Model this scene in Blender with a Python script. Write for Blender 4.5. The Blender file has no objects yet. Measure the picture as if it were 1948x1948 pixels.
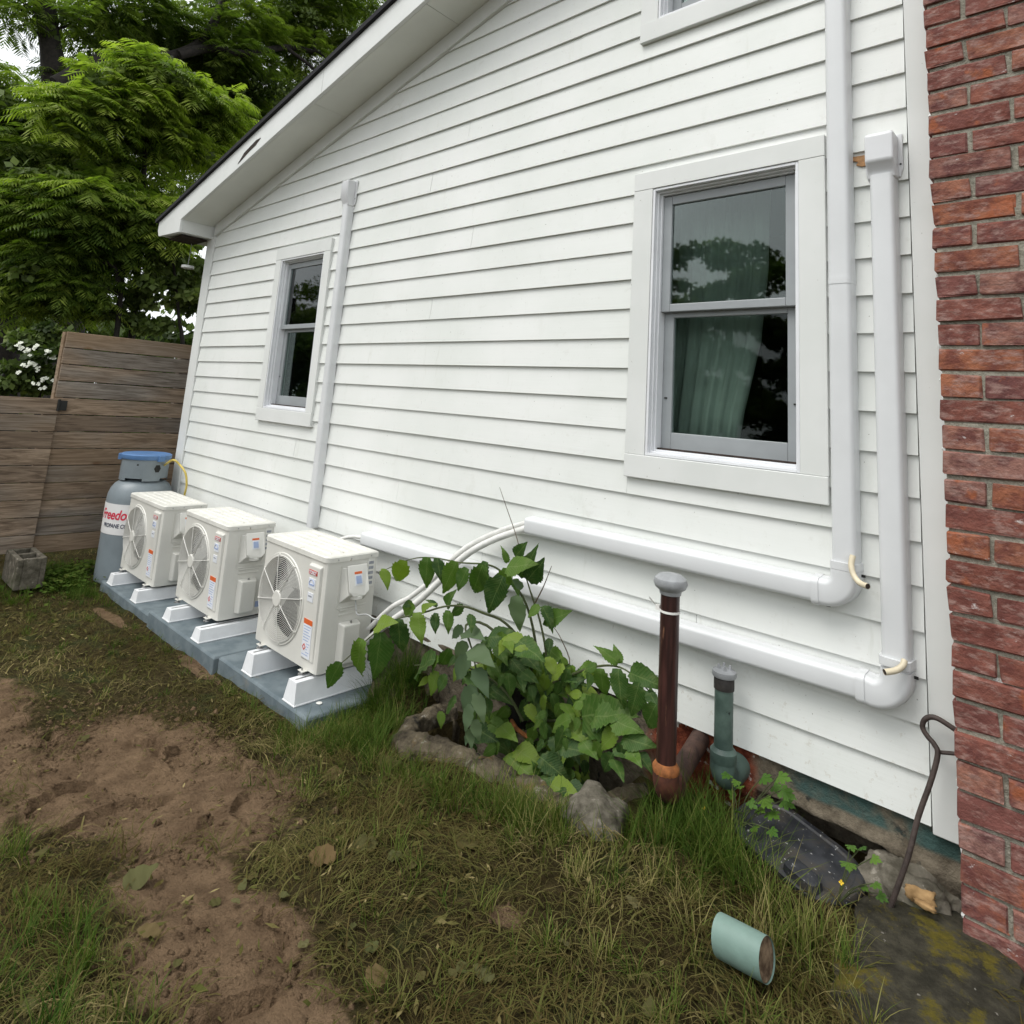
import bpy, math, random
import numpy as np
from mathutils import Vector, Matrix
random.seed(7)
RNG = np.random.default_rng(7)
SC = bpy.context.scene
COL = SC.collection

# ------------------------------------------------------------------ camera
CAM = Vector((0.0, -2.5, 1.56))
CR = ((0.73168811, 0.6779276, 0.07104001), (-0.06241881, 0.17041841, -0.98339283), (-0.67877567, 0.7151026, 0.16700856))
FPX, PPX, PPY = 1242.085, 947.956, 560.640            # solved from the siding courses, in pixels of the 1948 px photograph
cd = bpy.data.cameras.new('camera')
cam = bpy.data.objects.new('camera', cd)
COL.objects.link(cam)
cam.matrix_world = Matrix(((CR[0][0], -CR[1][0], -CR[2][0], CAM.x), (CR[0][1], -CR[1][1], -CR[2][1], CAM.y),
                           (CR[0][2], -CR[1][2], -CR[2][2], CAM.z), (0, 0, 0, 1)))
cd.sensor_fit = 'HORIZONTAL'
cd.sensor_width = 36.0
cd.lens = FPX / 1948 * 36.0
cd.shift_x = (974 - PPX) / 1948
cd.shift_y = (PPY - 974) / 1948
cd.clip_start = 0.05
cd.clip_end = 500
SC.camera = cam

# ------------------------------------------------------------------ sky, sun, exposure (bright overcast)
SUN_EL, SUN_ROT = math.radians(58), math.radians(205)
w = bpy.data.worlds.new('World')
SC.world = w
w.use_nodes = True
nt = w.node_tree
bg = nt.nodes['Background']
sky = nt.nodes.new('ShaderNodeTexSky')
sky.sky_type = 'NISHITA'
sky.sun_disc = False
sky.sun_elevation = SUN_EL
sky.sun_rotation = SUN_ROT
sky.dust_density = 4.0
hs = nt.nodes.new('ShaderNodeHueSaturation')
hs.inputs['Saturation'].default_value = 0.16
nt.links.new(sky.outputs['Color'], hs.inputs['Color'])
veil = nt.nodes.new('ShaderNodeMix')
veil.data_type = 'RGBA'
veil.inputs[0].default_value = 0.72                       # an even layer of bright cloud over the clear sky
veil.inputs[7].default_value = (6.7, 6.95, 7.1, 1)
nt.links.new(hs.outputs['Color'], veil.inputs[6])
nt.links.new(veil.outputs[2], bg.inputs['Color'])
bg.inputs['Strength'].default_value = 0.15
sl = bpy.data.lights.new('sun', 'SUN')
sl.energy = 1.2
sl.angle = math.radians(30)
sl.color = (1.0, 0.975, 0.93)
so = bpy.data.objects.new('sun', sl)
COL.objects.link(so)
sd = Vector((math.sin(SUN_ROT) * math.cos(SUN_EL), math.cos(SUN_ROT) * math.cos(SUN_EL), math.sin(SUN_EL)))
so.rotation_euler = (-sd).to_track_quat('-Z', 'Y').to_euler()
SC.view_settings.view_transform = 'Standard'
SC.view_settings.look = 'None'
SC.view_settings.exposure = 0.5
SC.view_settings.gamma = 1.0
SC.view_settings.use_curve_mapping = False
SC.render.engine = 'CYCLES'
SC.cycles.max_bounces = 6
SC.cycles.diffuse_bounces = 3
SC.cycles.transparent_max_bounces = 12
SC.cycles.use_denoising = True


# ------------------------------------------------------------------ pixel -> point helpers
def ray(px, py):
    c = ((px - PPX) / FPX, (py - PPY) / FPX, 1.0)
    return Vector([sum(CR[r][k] * c[r] for r in range(3)) for k in range(3)])


def at_y(px, py, y):
    d = ray(px, py)
    return CAM + d * ((y - CAM.y) / d.y)


def at_x(px, py, x):
    d = ray(px, py)
    return CAM + d * ((x - CAM.x) / d.x)


def at_z(px, py, z):
    d = ray(px, py)
    return CAM + d * ((z - CAM.z) / d.z)


GX = [-60, -7.5, -6, -4.9, -3.9, -2.9, -2.5, -1.9, -1.4, -.9, 0, 3, 60]
GZ = [-.1, -.06, -.1, -.07, -.05, -.03, .05, .13, .19, .23, .25, .27, .3]


def gz(x):
    return np.interp(x, GX, GZ)


def at_g(px, py):
    z = 0.0
    for i in range(50):
        v = at_z(px, py, z)
        z = .5 * z + .5 * float(gz(v.x))
    return v


# ------------------------------------------------------------------ mesh helpers
class MB:
    def __init__(s):
        s.v, s.f, s.m = [], [], []

    def add(s, vs, fs, m=0):
        o = len(s.v)
        s.v += [tuple(p) for p in vs]
        s.f += [tuple(i + o for i in f) for f in fs]
        s.m += [m] * len(fs)
        return s

    def box(s, x0, x1, y0, y1, z0, z1, m=0):
        return s.add([(x0, y0, z0), (x1, y0, z0), (x1, y1, z0), (x0, y1, z0), (x0, y0, z1), (x1, y0, z1), (x1, y1, z1), (x0, y1, z1)],
                     [(3, 2, 1, 0), (4, 5, 6, 7), (0, 1, 5, 4), (1, 2, 6, 5), (2, 3, 7, 6), (3, 0, 4, 7)], m)

    def hexa(s, p, m=0):
        return s.add(p, [(3, 2, 1, 0), (4, 5, 6, 7), (0, 1, 5, 4), (1, 2, 6, 5), (2, 3, 7, 6), (3, 0, 4, 7)], m)

    def loft(s, rings, cap=True, m=0, close=True):
        n = len(rings[0])
        o = len(s.v)
        for r in rings:
            s.v += [tuple(p) for p in r]
        k = n if close else n - 1
        for a in range(len(rings) - 1):
            for i in range(k):
                j = (i + 1) % n
                s.f.append((o + a * n + i, o + a * n + j, o + (a + 1) * n + j, o + (a + 1) * n + i))
                s.m.append(m)
        if cap:
            s.f.append(tuple(o + i for i in reversed(range(n))))
            s.f.append(tuple(o + (len(rings) - 1) * n + i for i in range(n)))
            s.m += [m, m]
        return s

    def prism_y(s, poly, y0, y1, m=0):                     # polygon of (x, z), counter-clockwise seen from -y
        return s.loft([[(x, y0, z) for x, z in poly], [(x, y1, z) for x, z in poly]], True, m)

    def prism_z(s, poly, z0, z1, m=0):
        return s.loft([[(x, y, z0) for x, y in poly], [(x, y, z1) for x, y in poly]], True, m)

    def prism_x(s, poly, x0, x1, m=0):                     # polygon of (y, z)
        return s.loft([[(x0, y, z) for y, z in poly], [(x1, y, z) for y, z in poly]], True, m)

    def tube(s, path, r, n=10, cap=True, m=0):
        P = [Vector(p) for p in path]
        R = r if isinstance(r, (list, tuple)) else [r] * len(P)
        rings = []
        t0 = (P[1] - P[0]).normalized()
        u = t0.orthogonal().normalized()
        for i, p in enumerate(P):
            t = ((P[min(i + 1, len(P) - 1)] - P[max(i - 1, 0)])).normalized()
            u = (u - t * u.dot(t))
            u = u.normalized() if u.length > 1e-6 else t.orthogonal().normalized()
            v = t.cross(u)
            rings.append([p + (u * math.cos(a) + v * math.sin(a)) * R[i] for a in [2 * math.pi * k / n for k in range(n)]])
        return s.loft(rings, cap, m)

    def lathe(s, prof, c=(0, 0, 0), n=24, cap=True, m=0):
        return s.loft([[(c[0] + r * math.cos(a), c[1] + r * math.sin(a), c[2] + z) for a in [2 * math.pi * k / n for k in range(n)]] for r, z in prof], cap, m)

    def build(s, name, mats, parent=None, smooth=False, bevel=0, seg=2):
        me = bpy.data.meshes.new(name)
        me.from_pydata(s.v, [], s.f)
        for mm in (mats if isinstance(mats, (list, tuple)) else [mats]):
            me.materials.append(mm)
        if max(s.m, default=0):
            me.polygons.foreach_set('material_index', s.m)
        me.update()
        import bmesh
        bm = bmesh.new()
        bm.from_mesh(me)
        bmesh.ops.recalc_face_normals(bm, faces=bm.faces)
        bm.to_mesh(me)
        bm.free()
        return link(name, me, parent, smooth, bevel, seg)


def link(name, me, parent=None, smooth=False, bevel=0, seg=2):
    o = bpy.data.objects.new(name, me)
    COL.objects.link(o)
    o.parent = parent
    if smooth:
        me.polygons.foreach_set('use_smooth', [True] * len(me.polygons))
        me.set_sharp_from_angle(angle=math.radians(38))
    if bevel:
        b = o.modifiers.new('bevel', 'BEVEL')
        b.width = bevel
        b.segments = seg
        b.limit_method = 'ANGLE'
        b.angle_limit = math.radians(40)
    return o


def np_mesh(name, V, F, mats, parent=None, smooth=False, attrs=None):
    me = bpy.data.meshes.new(name)
    V = np.asarray(V, np.float32).reshape(-1, 3)
    F = np.asarray(F, np.int32)
    k = F.shape[1]
    me.vertices.add(len(V))
    me.vertices.foreach_set('co', V.ravel())
    me.loops.add(F.size)
    me.loops.foreach_set('vertex_index', F.ravel())
    me.polygons.add(len(F))
    me.polygons.foreach_set('loop_start', np.arange(0, F.size, k, dtype=np.int32))
    if smooth:
        me.polygons.foreach_set('use_smooth', np.ones(len(F), bool))
    for mm in (mats if isinstance(mats, (list, tuple)) else [mats]):
        me.materials.append(mm)
    for n, a in (attrs or {}).items():
        at = me.attributes.new(n, 'FLOAT', 'POINT')
        at.data.foreach_set('value', np.asarray(a, np.float32))
    me.update(calc_edges=True)
    o = bpy.data.objects.new(name, me)
    COL.objects.link(o)
    o.parent = parent
    return o


def tag(o, label, cat, group=None):
    o['label'] = label
    o['category'] = cat
    if group:
        o['group'] = group
    return o


def thing(name, label, cat, loc=(0, 0, 0), group=None):
    o = bpy.data.objects.new(name, None)
    o.empty_display_size = 0.1
    COL.objects.link(o)
    o.location = loc
    return tag(o, label, cat, group)


def kind(o, k):
    o['kind'] = k
    return o


def text_mesh(body, size, shear=0.0, offset=0.0, ext=0.0):
    cu = bpy.data.curves.new('lettering', 'FONT')
    cu.body = body
    cu.size = size
    cu.shear = shear
    cu.offset = offset
    cu.extrude = ext
    ob = bpy.data.objects.new('lettering', cu)
    COL.objects.link(ob)
    me = bpy.data.meshes.new_from_object(ob)
    bpy.data.objects.remove(ob)
    bpy.data.curves.remove(cu)
    return me


def co_array(me):
    a = np.empty(len(me.vertices) * 3, np.float32)
    me.vertices.foreach_get('co', a)
    return a.reshape(-1, 3)


# ------------------------------------------------------------------ materials
class NT:
    def __init__(s, name, rough=.6, spec=.5, metal=0.0):
        s.mat = bpy.data.materials.new(name)
        s.mat.use_nodes = True
        s.t = s.mat.node_tree
        s.b = s.t.nodes['Principled BSDF']
        s.b.inputs['Roughness'].default_value = rough
        s.b.inputs['Metallic'].default_value = metal
        s.b.inputs['Specular IOR Level'].default_value = spec
        s.tc = s.t.nodes.new('ShaderNodeTexCoord')
        s.coord = s.tc.outputs['Object']
        s.h = None

    def n(s, ty, **kw):
        nd = s.t.nodes.new(ty)
        for k, v in kw.items():
            setattr(nd, k, v)
        return nd

    def put(s, sock, v):
        if isinstance(v, bpy.types.NodeSocket):
            s.t.links.new(v, sock)
        else:
            sock.default_value = v

    def map(s, scale=(1, 1, 1), rand=0.0):
        m = s.n('ShaderNodeMapping')
        s.put(m.inputs['Vector'], s.coord)
        m.inputs['Scale'].default_value = scale
        if rand:
            oi = s.n('ShaderNodeObjectInfo')
            mu = s.math('MULTIPLY', oi.outputs['Random'], rand)
            cx = s.n('ShaderNodeCombineXYZ')
            s.put(cx.inputs[0], mu)
            s.put(cx.inputs[1], mu)
            s.put(cx.inputs[2], mu)
            s.put(m.inputs['Location'], cx.outputs[0])
        return m.outputs[0]

    def noise(s, scale, detail=4, rough=.55, vec=None, dist=0.0):
        q = s.n('ShaderNodeTexNoise')
        q.inputs['Scale'].default_value = scale
        q.inputs['Detail'].default_value = detail
        q.inputs['Roughness'].default_value = rough
        q.inputs['Distortion'].default_value = dist
        s.put(q.inputs['Vector'], vec or s.coord)
        return q.outputs['Fac']

    def math(s, op, a, b=0.0, c=None, clamp=False):
        q = s.n('ShaderNodeMath', operation=op, use_clamp=clamp)
        s.put(q.inputs[0], a)
        s.put(q.inputs[1], b)
        if c is not None:
            s.put(q.inputs[2], c)
        return q.outputs[0]

    def step(s, fac, a, b):
        q = s.n('ShaderNodeMapRange', interpolation_type='SMOOTHSTEP')
        s.put(q.inputs['Value'], fac)
        q.inputs['From Min'].default_value = a
        q.inputs['From Max'].default_value = b
        return q.outputs['Result']

    def mix(s, fac, a, b, mode='MIX'):
        q = s.n('ShaderNodeMix', data_type='RGBA', blend_type=mode)
        s.put(q.inputs[0], fac)
        for sk, v in ((q.inputs[6], a), (q.inputs[7], b)):
            if isinstance(v, tuple) and len(v) == 3:
                v = v + (1,)
            s.put(sk, v)
        return q.outputs[2]

    def attr(s, name):
        q = s.n('ShaderNodeAttribute', attribute_name=name)
        return q.outputs['Fac']

    def rand(s):
        return s.n('ShaderNodeObjectInfo').outputs['Random']

    def sep(s):
        q = s.n('ShaderNodeSeparateXYZ')
        s.put(q.inputs[0], s.coord)
        return q.outputs

    def bump(s, h, strength=.3, dist=.01):
        q = s.n('ShaderNodeBump')
        q.inputs['Strength'].default_value = strength
        q.inputs['Distance'].default_value = dist
        s.put(q.inputs['Height'], h)
        if s.h is not None:
            s.put(q.inputs['Normal'], s.h)
        s.h = q.outputs[0]
        s.put(s.b.inputs['Normal'], s.h)

    def col(s, c):
        if isinstance(c, tuple) and len(c) == 3:
            c = c + (1,)
        s.put(s.b.inputs['Base Color'], c)
        return s.mat


def plain(name, c, rough=.5, var=.12, scale=14, bump=.0, bscale=120, metal=0.0, spec=.5, spot=None, spot_at=.68, spot_scale=40, alt=None):
    k = NT(name, rough, spec, metal)
    f = k.noise(scale, 5)
    dark = tuple(x * (1 - var) for x in c)
    lite = alt or tuple(min(1, x * (1 + var * .5)) for x in c)
    o = k.mix(k.step(f, .3, .7), dark, lite)
    if spot:
        o = k.mix(k.step(k.noise(spot_scale, 3), spot_at, spot_at + .06), o, spot)
    if bump:
        k.bump(k.noise(bscale, 4), bump, .004)
    return k.col(o)


M = {}


def make_materials():
    k = NT('white_paint_siding', .55, .35)
    o = k.mix(k.step(k.noise(1.6, 4), .3, .7), (.72, .74, .705), (.785, .795, .77))
    o = k.mix(k.math('MULTIPLY', k.step(k.noise(7, 6, .7, k.map((1, 1, .45))), .56, .74), .28), o, (.60, .61, .56))
    o = k.mix(k.math('MULTIPLY', k.step(k.noise(3.1, 5, .75, k.map((.8, 1, 1.3))), .62, .70), .35), o, (.58, .58, .54))
    o = k.mix(k.math('MULTIPLY', k.step(k.noise(30, 4, .6), .60, .75), .22), o, (.55, .54, .49))
    o = k.mix(k.math('MULTIPLY', k.step(k.noise(70, 2), .745, .77), .8), o, (.30, .29, .26))
    x, y, z = k.sep()
    o = k.mix(k.math('MULTIPLY', k.step(k.math('SUBTRACT', k.noise(48, 4, .7), k.math('MULTIPLY', k.step(z, .35, 1.1), .16)), .585, .63), .35), o, (.50, .46, .38))
    o = k.mix(k.math('MULTIPLY', k.step(k.noise(4, 5, .7, k.map((3.5, 1, .5))), .60, .72), .22), o, (.52, .53, .46))
    k.bump(k.noise(14, 5, .6, k.map((.25, 1, 6))), .12, .004)
    M['siding'] = k.col(o)
    k = NT('white_paint_trim', .5, .35)
    o = k.mix(k.step(k.noise(3, 4), .3, .7), (.68, .695, .67), (.735, .745, .725))
    o = k.mix(k.math('MULTIPLY', k.step(k.noise(55, 3), .72, .76), .7), o, (.36, .35, .31))
    k.bump(k.noise(40, 4), .06, .003)
    M['trim'] = k.col(o)
    M['soffit'] = plain('soffit_paint', (.72, .73, .68), .6, .06, 2, .05, 60)
    M['duct'] = plain('white_plastic_duct', (.665, .675, .68), .38, .04, 5, .02, 200)
    M['duct_grey'] = plain('cap_plastic', (.665, .67, .68), .3, .04, 5)
    M['alum'] = plain('white_aluminium', (.76, .77, .79), .3, .05, 9)
    M['sash'] = plain('grey_sash', (.31, .33, .34), .45, .06, 9)
    M['dark'] = plain('dark_gap', (.02, .02, .018), .9, .2)
    M['room'] = plain('dim_room', (.035, .04, .04), .9, .2, 2)
    M['curtain'] = plain('grey_green_curtain', (.30, .345, .32), .85, .15, 6)
    M['blind'] = plain('white_blind', (.72, .72, .70), .6, .05)
    k = NT('roof_shingle', .9, .2)
    M['roof'] = k.col(k.mix(k.noise(60, 3), (.012, .012, .014), (.05, .05, .055)))
    M['rawwood'] = plain('bare_wood', (.42, .22, .09), .7, .35, 60)
    M['rot'] = plain('rotten_wood', (.035, .022, .016), .9, .5, 40)
    # glass: clear pane with mirror reflection
    m = bpy.data.materials.new('window_glass')
    m.use_nodes = True
    t = m.node_tree
    t.nodes.remove(t.nodes['Principled BSDF'])
    out = t.nodes['Material Output']
    tr = t.nodes.new('ShaderNodeBsdfTransparent')
    tr.inputs[0].default_value = (.80, .86, .83, 1)
    gl = t.nodes.new('ShaderNodeBsdfGlossy')
    gl.inputs['Roughness'].default_value = 0.02
    gl.inputs['Color'].default_value = (.95, 1, 1, 1)
    fr = t.nodes.new('ShaderNodeFresnel')
    fr.inputs['IOR'].default_value = 1.62
    mx = t.nodes.new('ShaderNodeMixShader')
    t.links.new(fr.outputs[0], mx.inputs[0])
    t.links.new(tr.outputs[0], mx.inputs[1])
    t.links.new(gl.outputs[0], mx.inputs[2])
    t.links.new(mx.outputs[0], out.inputs[0])
    M['glass'] = m
    m2 = m.copy()                                              # lower sash: behind an insect screen, little mirror shine
    m2.name = 'screened_glass'
    t2 = m2.node_tree
    f2 = [q for q in t2.nodes if q.type == 'FRESNEL'][0]
    x2 = [q for q in t2.nodes if q.type == 'MIX_SHADER'][0]
    mu = t2.nodes.new('ShaderNodeMath')
    mu.operation = 'MULTIPLY'
    mu.inputs[1].default_value = .30
    t2.links.new(f2.outputs[0], mu.inputs[0])
    t2.links.new(mu.outputs[0], x2.inputs[0])
    M['glass_low'] = m2
    # air conditioners
    M['cream'] = plain('cream_enamel', (.665, .655, .605), .38, .05, 6, .02, 150)
    M['cream_lid'] = plain('dusty_cream_lid', (.725, .715, .66), .45, .1, 12, spot=(.36, .30, .20), spot_at=.66, spot_scale=22)
    M['ivory'] = plain('ivory_plastic', (.755, .745, .70), .35, .04, 6)
    M['fan'] = plain('fan_plastic', (.42, .42, .39), .5, .08)
    M['cavity'] = plain('fan_cavity', (.05, .055, .055), .8, .2)
    M['red'] = plain('red_print', (.55, .05, .035), .5, .1)
    M['orange'] = plain('orange_print', (.68, .13, .03), .5, .1)
    M['paper'] = plain('white_sticker', (.74, .76, .80), .5, .05)
    M['blueprint'] = plain('blue_print', (.34, .42, .62), .5, .1)
    M['greyprint'] = plain('grey_print', (.32, .34, .38), .6, .3, 40)
    M['metal'] = plain('zinc', (.5, .5, .5), .35, .2, 30, metal=.9)
    M['block'] = plain('white_vinyl_block', (.80, .815, .83), .4, .04, 20, .1, 300)
    k = NT('grey_pad', .75, .3)
    o = k.mix(k.step(k.noise(9, 5), .3, .7), (.105, .135, .15), (.17, .205, .22))
    o = k.mix(k.math('MULTIPLY', k.step(k.noise(5, 4), .62, .74), .6), o, (.25, .19, .12))
    k.bump(k.noise(160, 3), .2, .003)
    M['pad'] = k.col(o)
    M['pipewrap'] = plain('white_pipe_wrap', (.74, .735, .70), .55, .12, 30, spot=(.35, .32, .26), spot_at=.7)
    M['hose'] = plain('beige_hose', (.66, .58, .42), .5, .12, 20)
    M['wire'] = plain('grey_cable', (.45, .46, .45), .5, .1)
    # fence boards
    k = NT('weathered_fence_wood', .85, .2)
    v = k.map((1, .42, 6), rand=37.0)
    g = k.noise(4, 6, .65, v, 2.2)
    f = k.noise(40, 4, .6, k.map((1, .12, 6), rand=19.0))
    big = k.noise(1.5, 3, .5, k.map((1, .6, 1.5), rand=53.0))
    o = k.mix(k.step(g, .28, .72), (.115, .080, .055), (.40, .30, .215))
    o = k.mix(k.step(big, .42, .68), o, k.mix(k.step(g, .3, .7), (.105, .094, .083), (.31, .28, .245)))
    o = k.mix(k.math('MULTIPLY', k.step(f, .48, .66), .22), o, (.04, .028, .02))
    kn = k.n('ShaderNodeTexVoronoi')
    kn.inputs['Scale'].default_value = 2.2
    k.put(kn.inputs['Vector'], k.map((1, .8, 1.6), rand=11.0))
    o = k.mix(k.math('MULTIPLY', k.math('SUBTRACT', 1.0, k.step(kn.outputs['Distance'], .03, .10)), .75), o, (.10, .045, .018))
    o = k.mix(k.math('MULTIPLY', k.math('FRACT', k.math('MULTIPLY', k.rand(), 7.3)), .55), o, k.mix(k.rand(), (.06, .045, .035), (.27, .175, .095)))
    k.bump(f, .35, .004)
    k.bump(g, .2, .004)
    M['fence'] = k.col(o)
    M['tank'] = plain('grey_tank_paint', (.205, .24, .26), .42, .12, 5, .03, 60, spot=(.12, .14, .15), spot_at=.7)
    M['tanklid'] = plain('blue_plastic', (.10, .21, .42), .45, .12, 9)
    M['tanklabel'] = plain('tank_label', (.78, .77, .76), .5, .06, 9)
    M['navy'] = plain('navy_print', (.04, .05, .09), .5, .1)
    M['crimson'] = plain('crimson_print', (.62, .03, .07), .5, .1)
    M['yellow'] = plain('yellow_hose', (.60, .46, .10), .5, .1)
    k = NT('old_concrete', .9, .2)
    o = k.mix(k.step(k.noise(14, 6, .65), .3, .7), (.065, .058, .042), (.19, .17, .135))
    o = k.mix(k.step(k.noise(5, 4), .55, .72), o, (.06, .065, .03))
    o = k.mix(k.math('MULTIPLY', k.step(k.noise(26, 4), .62, .7), .7), o, (.33, .30, .25))
    k.bump(k.noise(30, 6, .7), .8, .012)
    M['concrete'] = k.col(o)
    k = NT('well_stone', .92, .2)
    o = k.mix(k.step(k.noise(12, 6, .7), .3, .72), (.05, .04, .028), (.20, .165, .11))
    o = k.mix(k.step(k.noise(7, 4), .60, .72), o, (.20, .13, .045))
    o = k.mix(k.step(k.noise(24, 5), .62, .72), o, (.31, .28, .23))
    o = k.mix(k.step(k.noise(10, 4, .6, k.map((1, 1.3, 1))), .58, .7), o, (.025, .024, .02))
    k.bump(k.noise(22, 7, .72), 1.0, .03)
    M['stone'] = k.col(o)
    k = NT('foundation_render', .92, .2)
    x, y, z = k.sep()
    base = k.mix(k.step(k.noise(11, 6, .7), .3, .7), (.075, .06, .042), (.22, .185, .135))
    base = k.mix(k.step(k.noise(19, 5), .58, .68), base, (.035, .035, .03))
    redp = k.mix(k.step(k.noise(26, 5), .35, .6), (.10, .022, .012), (.23, .06, .03))
    redp = k.mix(k.step(k.noise(16, 4), .60, .64), redp, (.62, .60, .56))
    xn = k.math('ADD', x, k.math('MULTIPLY', k.noise(9), .2))
    o = k.mix(k.math('MULTIPLY', k.step(xn, -1.32, -1.22), k.math('SUBTRACT', 1.0, k.step(xn, -.92, -.84))), base, redp)
    gb = k.math('MULTIPLY', k.step(z, .365, .38), k.step(k.math('ADD', x, k.math('MULTIPLY', k.noise(30), .12)), -.85, -.75))
    o = k.mix(k.math('MULTIPLY', gb, k.step(k.noise(8, 5), .3, .55)), o, (.055, .10, .09))
    k.bump(k.noise(30, 7, .7), .9, .02)
    M['found'] = k.col(o)
    k = NT('mossy_slab', .95, .2)
    o = k.mix(k.step(k.noise(16, 6, .7), .3, .7), (.026, .024, .016), (.080, .072, .050))
    o = k.mix(k.step(k.noise(9, 6, .75), .50, .62), o, k.mix(k.noise(60, 3), (.05, .052, .010), (.19, .145, .02)))
    o = k.mix(k.step(k.noise(45, 3), .72, .76), o, (.25, .23, .20))
    k.bump(k.noise(40, 7, .75), .9, .02)
    M['moss'] = k.col(o)
    # brick and mortar
    k = NT('red_brick', .85, .25)
    r = k.rand()
    v = k.map((1, 1, 1), rand=91.0)
    r2 = k.math('FRACT', k.math('MULTIPLY', r, 13.7))
    r3 = k.math('FRACT', k.math('MULTIPLY', r, 31.3))
    hi = k.mix(k.step(r2, .55, .75), k.mix(r, (.255, .090, .060), (.185, .070, .058)), k.mix(r3, (.34, .125, .062), (.30, .16, .13)))
    lo = k.mix(r3, (.155, .050, .036), (.100, .040, .040))
    o = k.mix(k.step(k.noise(18, 5, .6, v), .32, .68), lo, hi)
    o = k.mix(k.math('MULTIPLY', k.step(k.noise(24, 5, .7, k.map((1, 1, 2.4), rand=44.0)), .46, .68), .78), o, (.33, .21, .18))
    o = k.mix(k.step(k.noise(9, 4, .6, k.map((1, 1, 1), rand=23.0)), .60, .7), o, (.30, .095, .045))
    o = k.mix(k.math('MULTIPLY', k.step(k.noise(13, 6, .75, k.map((1, 1, 2), rand=71.0)), .63, .70), k.step(k.noise(50, 3), .35, .55)), o, (.55, .50, .48))
    k.bump(k.noise(60, 6, .7), .6, .008)
    k.bump(k.noise(14, 4, .6, v), .7, .018)
    M['brick'] = k.col(o)
    k = NT('mortar', .95, .1)
    o = k.mix(k.step(k.noise(60, 5, .7), .3, .7), (.24, .225, .18), (.42, .395, .325))
    o = k.mix(k.step(k.noise(14, 5, .7), .66, .70), o, (.66, .65, .63))
    k.bump(k.noise(90, 5, .7), .9, .012)
    M['mortar'] = k.col(o)
    # pipes
    k = NT('brown_pipe_paint', .32, .5)
    o = k.mix(k.step(k.noise(10, 5, .6, k.map((6, 6, .5))), .35, .7), (.024, .010, .009), (.062, .024, .020))
    o = k.mix(k.step(k.noise(14, 4, .6, k.map((3, 3, .3))), .66, .70), o, (.17, .085, .05))
    o = k.mix(k.step(k.noise(38, 2), .765, .78), o, (.7, .66, .58))
    k.bump(k.noise(60, 3), .1, .003)
    M['brownpipe'] = k.col(o)
    M['rustpipe'] = plain('rusty_brown_pipe', (.06, .030, .022), .75, .4, 20, .3, 120, alt=(.10, .052, .036))
    M['rust'] = plain('orange_rust', (.30, .105, .028), .85, .4, 40, .4, 150)
    M['rustdark'] = plain('dark_red_rust', (.060, .018, .011), .7, .45, 25, .3, 120, alt=(.11, .034, .018))
    M['greycap'] = plain('grey_cast_cap', (.34, .35, .36), .5, .15, 25, .2, 140, metal=.2)
    M['greenpipe'] = plain('green_pipe_paint', (.055, .095, .080), .5, .35, 12, .15, 90, spot=(.012, .018, .016), spot_at=.66, spot_scale=26, alt=(.10, .15, .125))
    M['darkpipe'] = plain('dark_threaded_pipe', (.03, .025, .022), .6, .4, 60)
    M['offcut_end'] = plain('rust_stained_end', (.20, .115, .065), .9, .5, 40, .4, 120, alt=(.34, .24, .15))
    M['offcut'] = plain('pale_green_pipe', (.165, .25, .215), .55, .12, 14, .1, 90, spot=(.14, .20, .17), spot_at=.7)
    M['iron'] = plain('rusty_iron', (.05, .034, .028), .65, .35, 40, .4, 120)
    k = NT('black_plastic', .5, .4)
    o = k.mix(k.step(k.noise(20, 5), .3, .7), (.012, .013, .016), (.040, .042, .048))
    o = k.mix(k.math('MULTIPLY', k.step(k.noise(9, 6, .7), .48, .66), .7), o, (.055, .045, .030))
    o = k.mix(k.step(k.noise(75, 3), .66, .70), o, (.34, .34, .33))
    k.bump(k.noise(60, 4), .3, .004)
    M['blackplastic'] = k.col(o)
    M['tan'] = plain('broken_sandstone', (.33, .19, .07), .85, .35, 25, .5, 60, alt=(.40, .25, .11))
    M['tie'] = plain('white_nylon', (.80, .79, .75), .4, .05)
    # soil
    k = NT('muddy_ground', .9, .08)
    md = k.attr('mud')
    edge = k.math('ADD', md, k.math('MULTIPLY', k.math('SUBTRACT', k.noise(12, 6, .65), .5), .9))
    mud = k.mix(k.step(k.noise(9, 6, .6), .3, .7), (.165, .107, .063), (.275, .184, .110))
    mud = k.mix(k.math('MULTIPLY', k.step(k.noise(50, 5, .7), .56, .72), .7), mud, (.075, .047, .028))
    th = k.mix(k.step(k.noise(22, 6, .7), .3, .7), (.034, .026, .010), (.088, .068, .028))
    th = k.mix(k.step(k.noise(6, 5), .5, .7), th, (.052, .058, .02))
    k.bump(k.noise(85, 6, .75), 1.0, .014)
    k.bump(k.noise(20, 7, .68), 1.0, .05)
    k.b.inputs['Roughness'].default_value = .85
    M['ground'] = k.col(k.mix(k.step(edge, .38, .62), th, mud))
    # vegetation
    def leafy(name, cols, trans=.35, rough=.5, attr='tint', back=None, spec=.2):
        k = NT(name, rough, spec)
        t0 = k.attr(attr) if attr else k.rand()
        rp = k.n('ShaderNodeValToRGB')
        els = rp.color_ramp.elements
        while len(els) < len(cols):
            els.new(.5)
        for e, (p, c) in zip(els, cols):
            e.position = p
            e.color = c + (1,)
        k.put(rp.inputs[0], t0)
        c = rp.outputs[0]
        k.col(c)
        tl = k.n('ShaderNodeBsdfTranslucent')
        tint = k.mix(1.0, c, (1.0, 1.2, .45), 'MULTIPLY')
        k.put(tl.inputs[0], tint)
        mx = k.n('ShaderNodeMixShader')
        mx.inputs[0].default_value = trans
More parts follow.
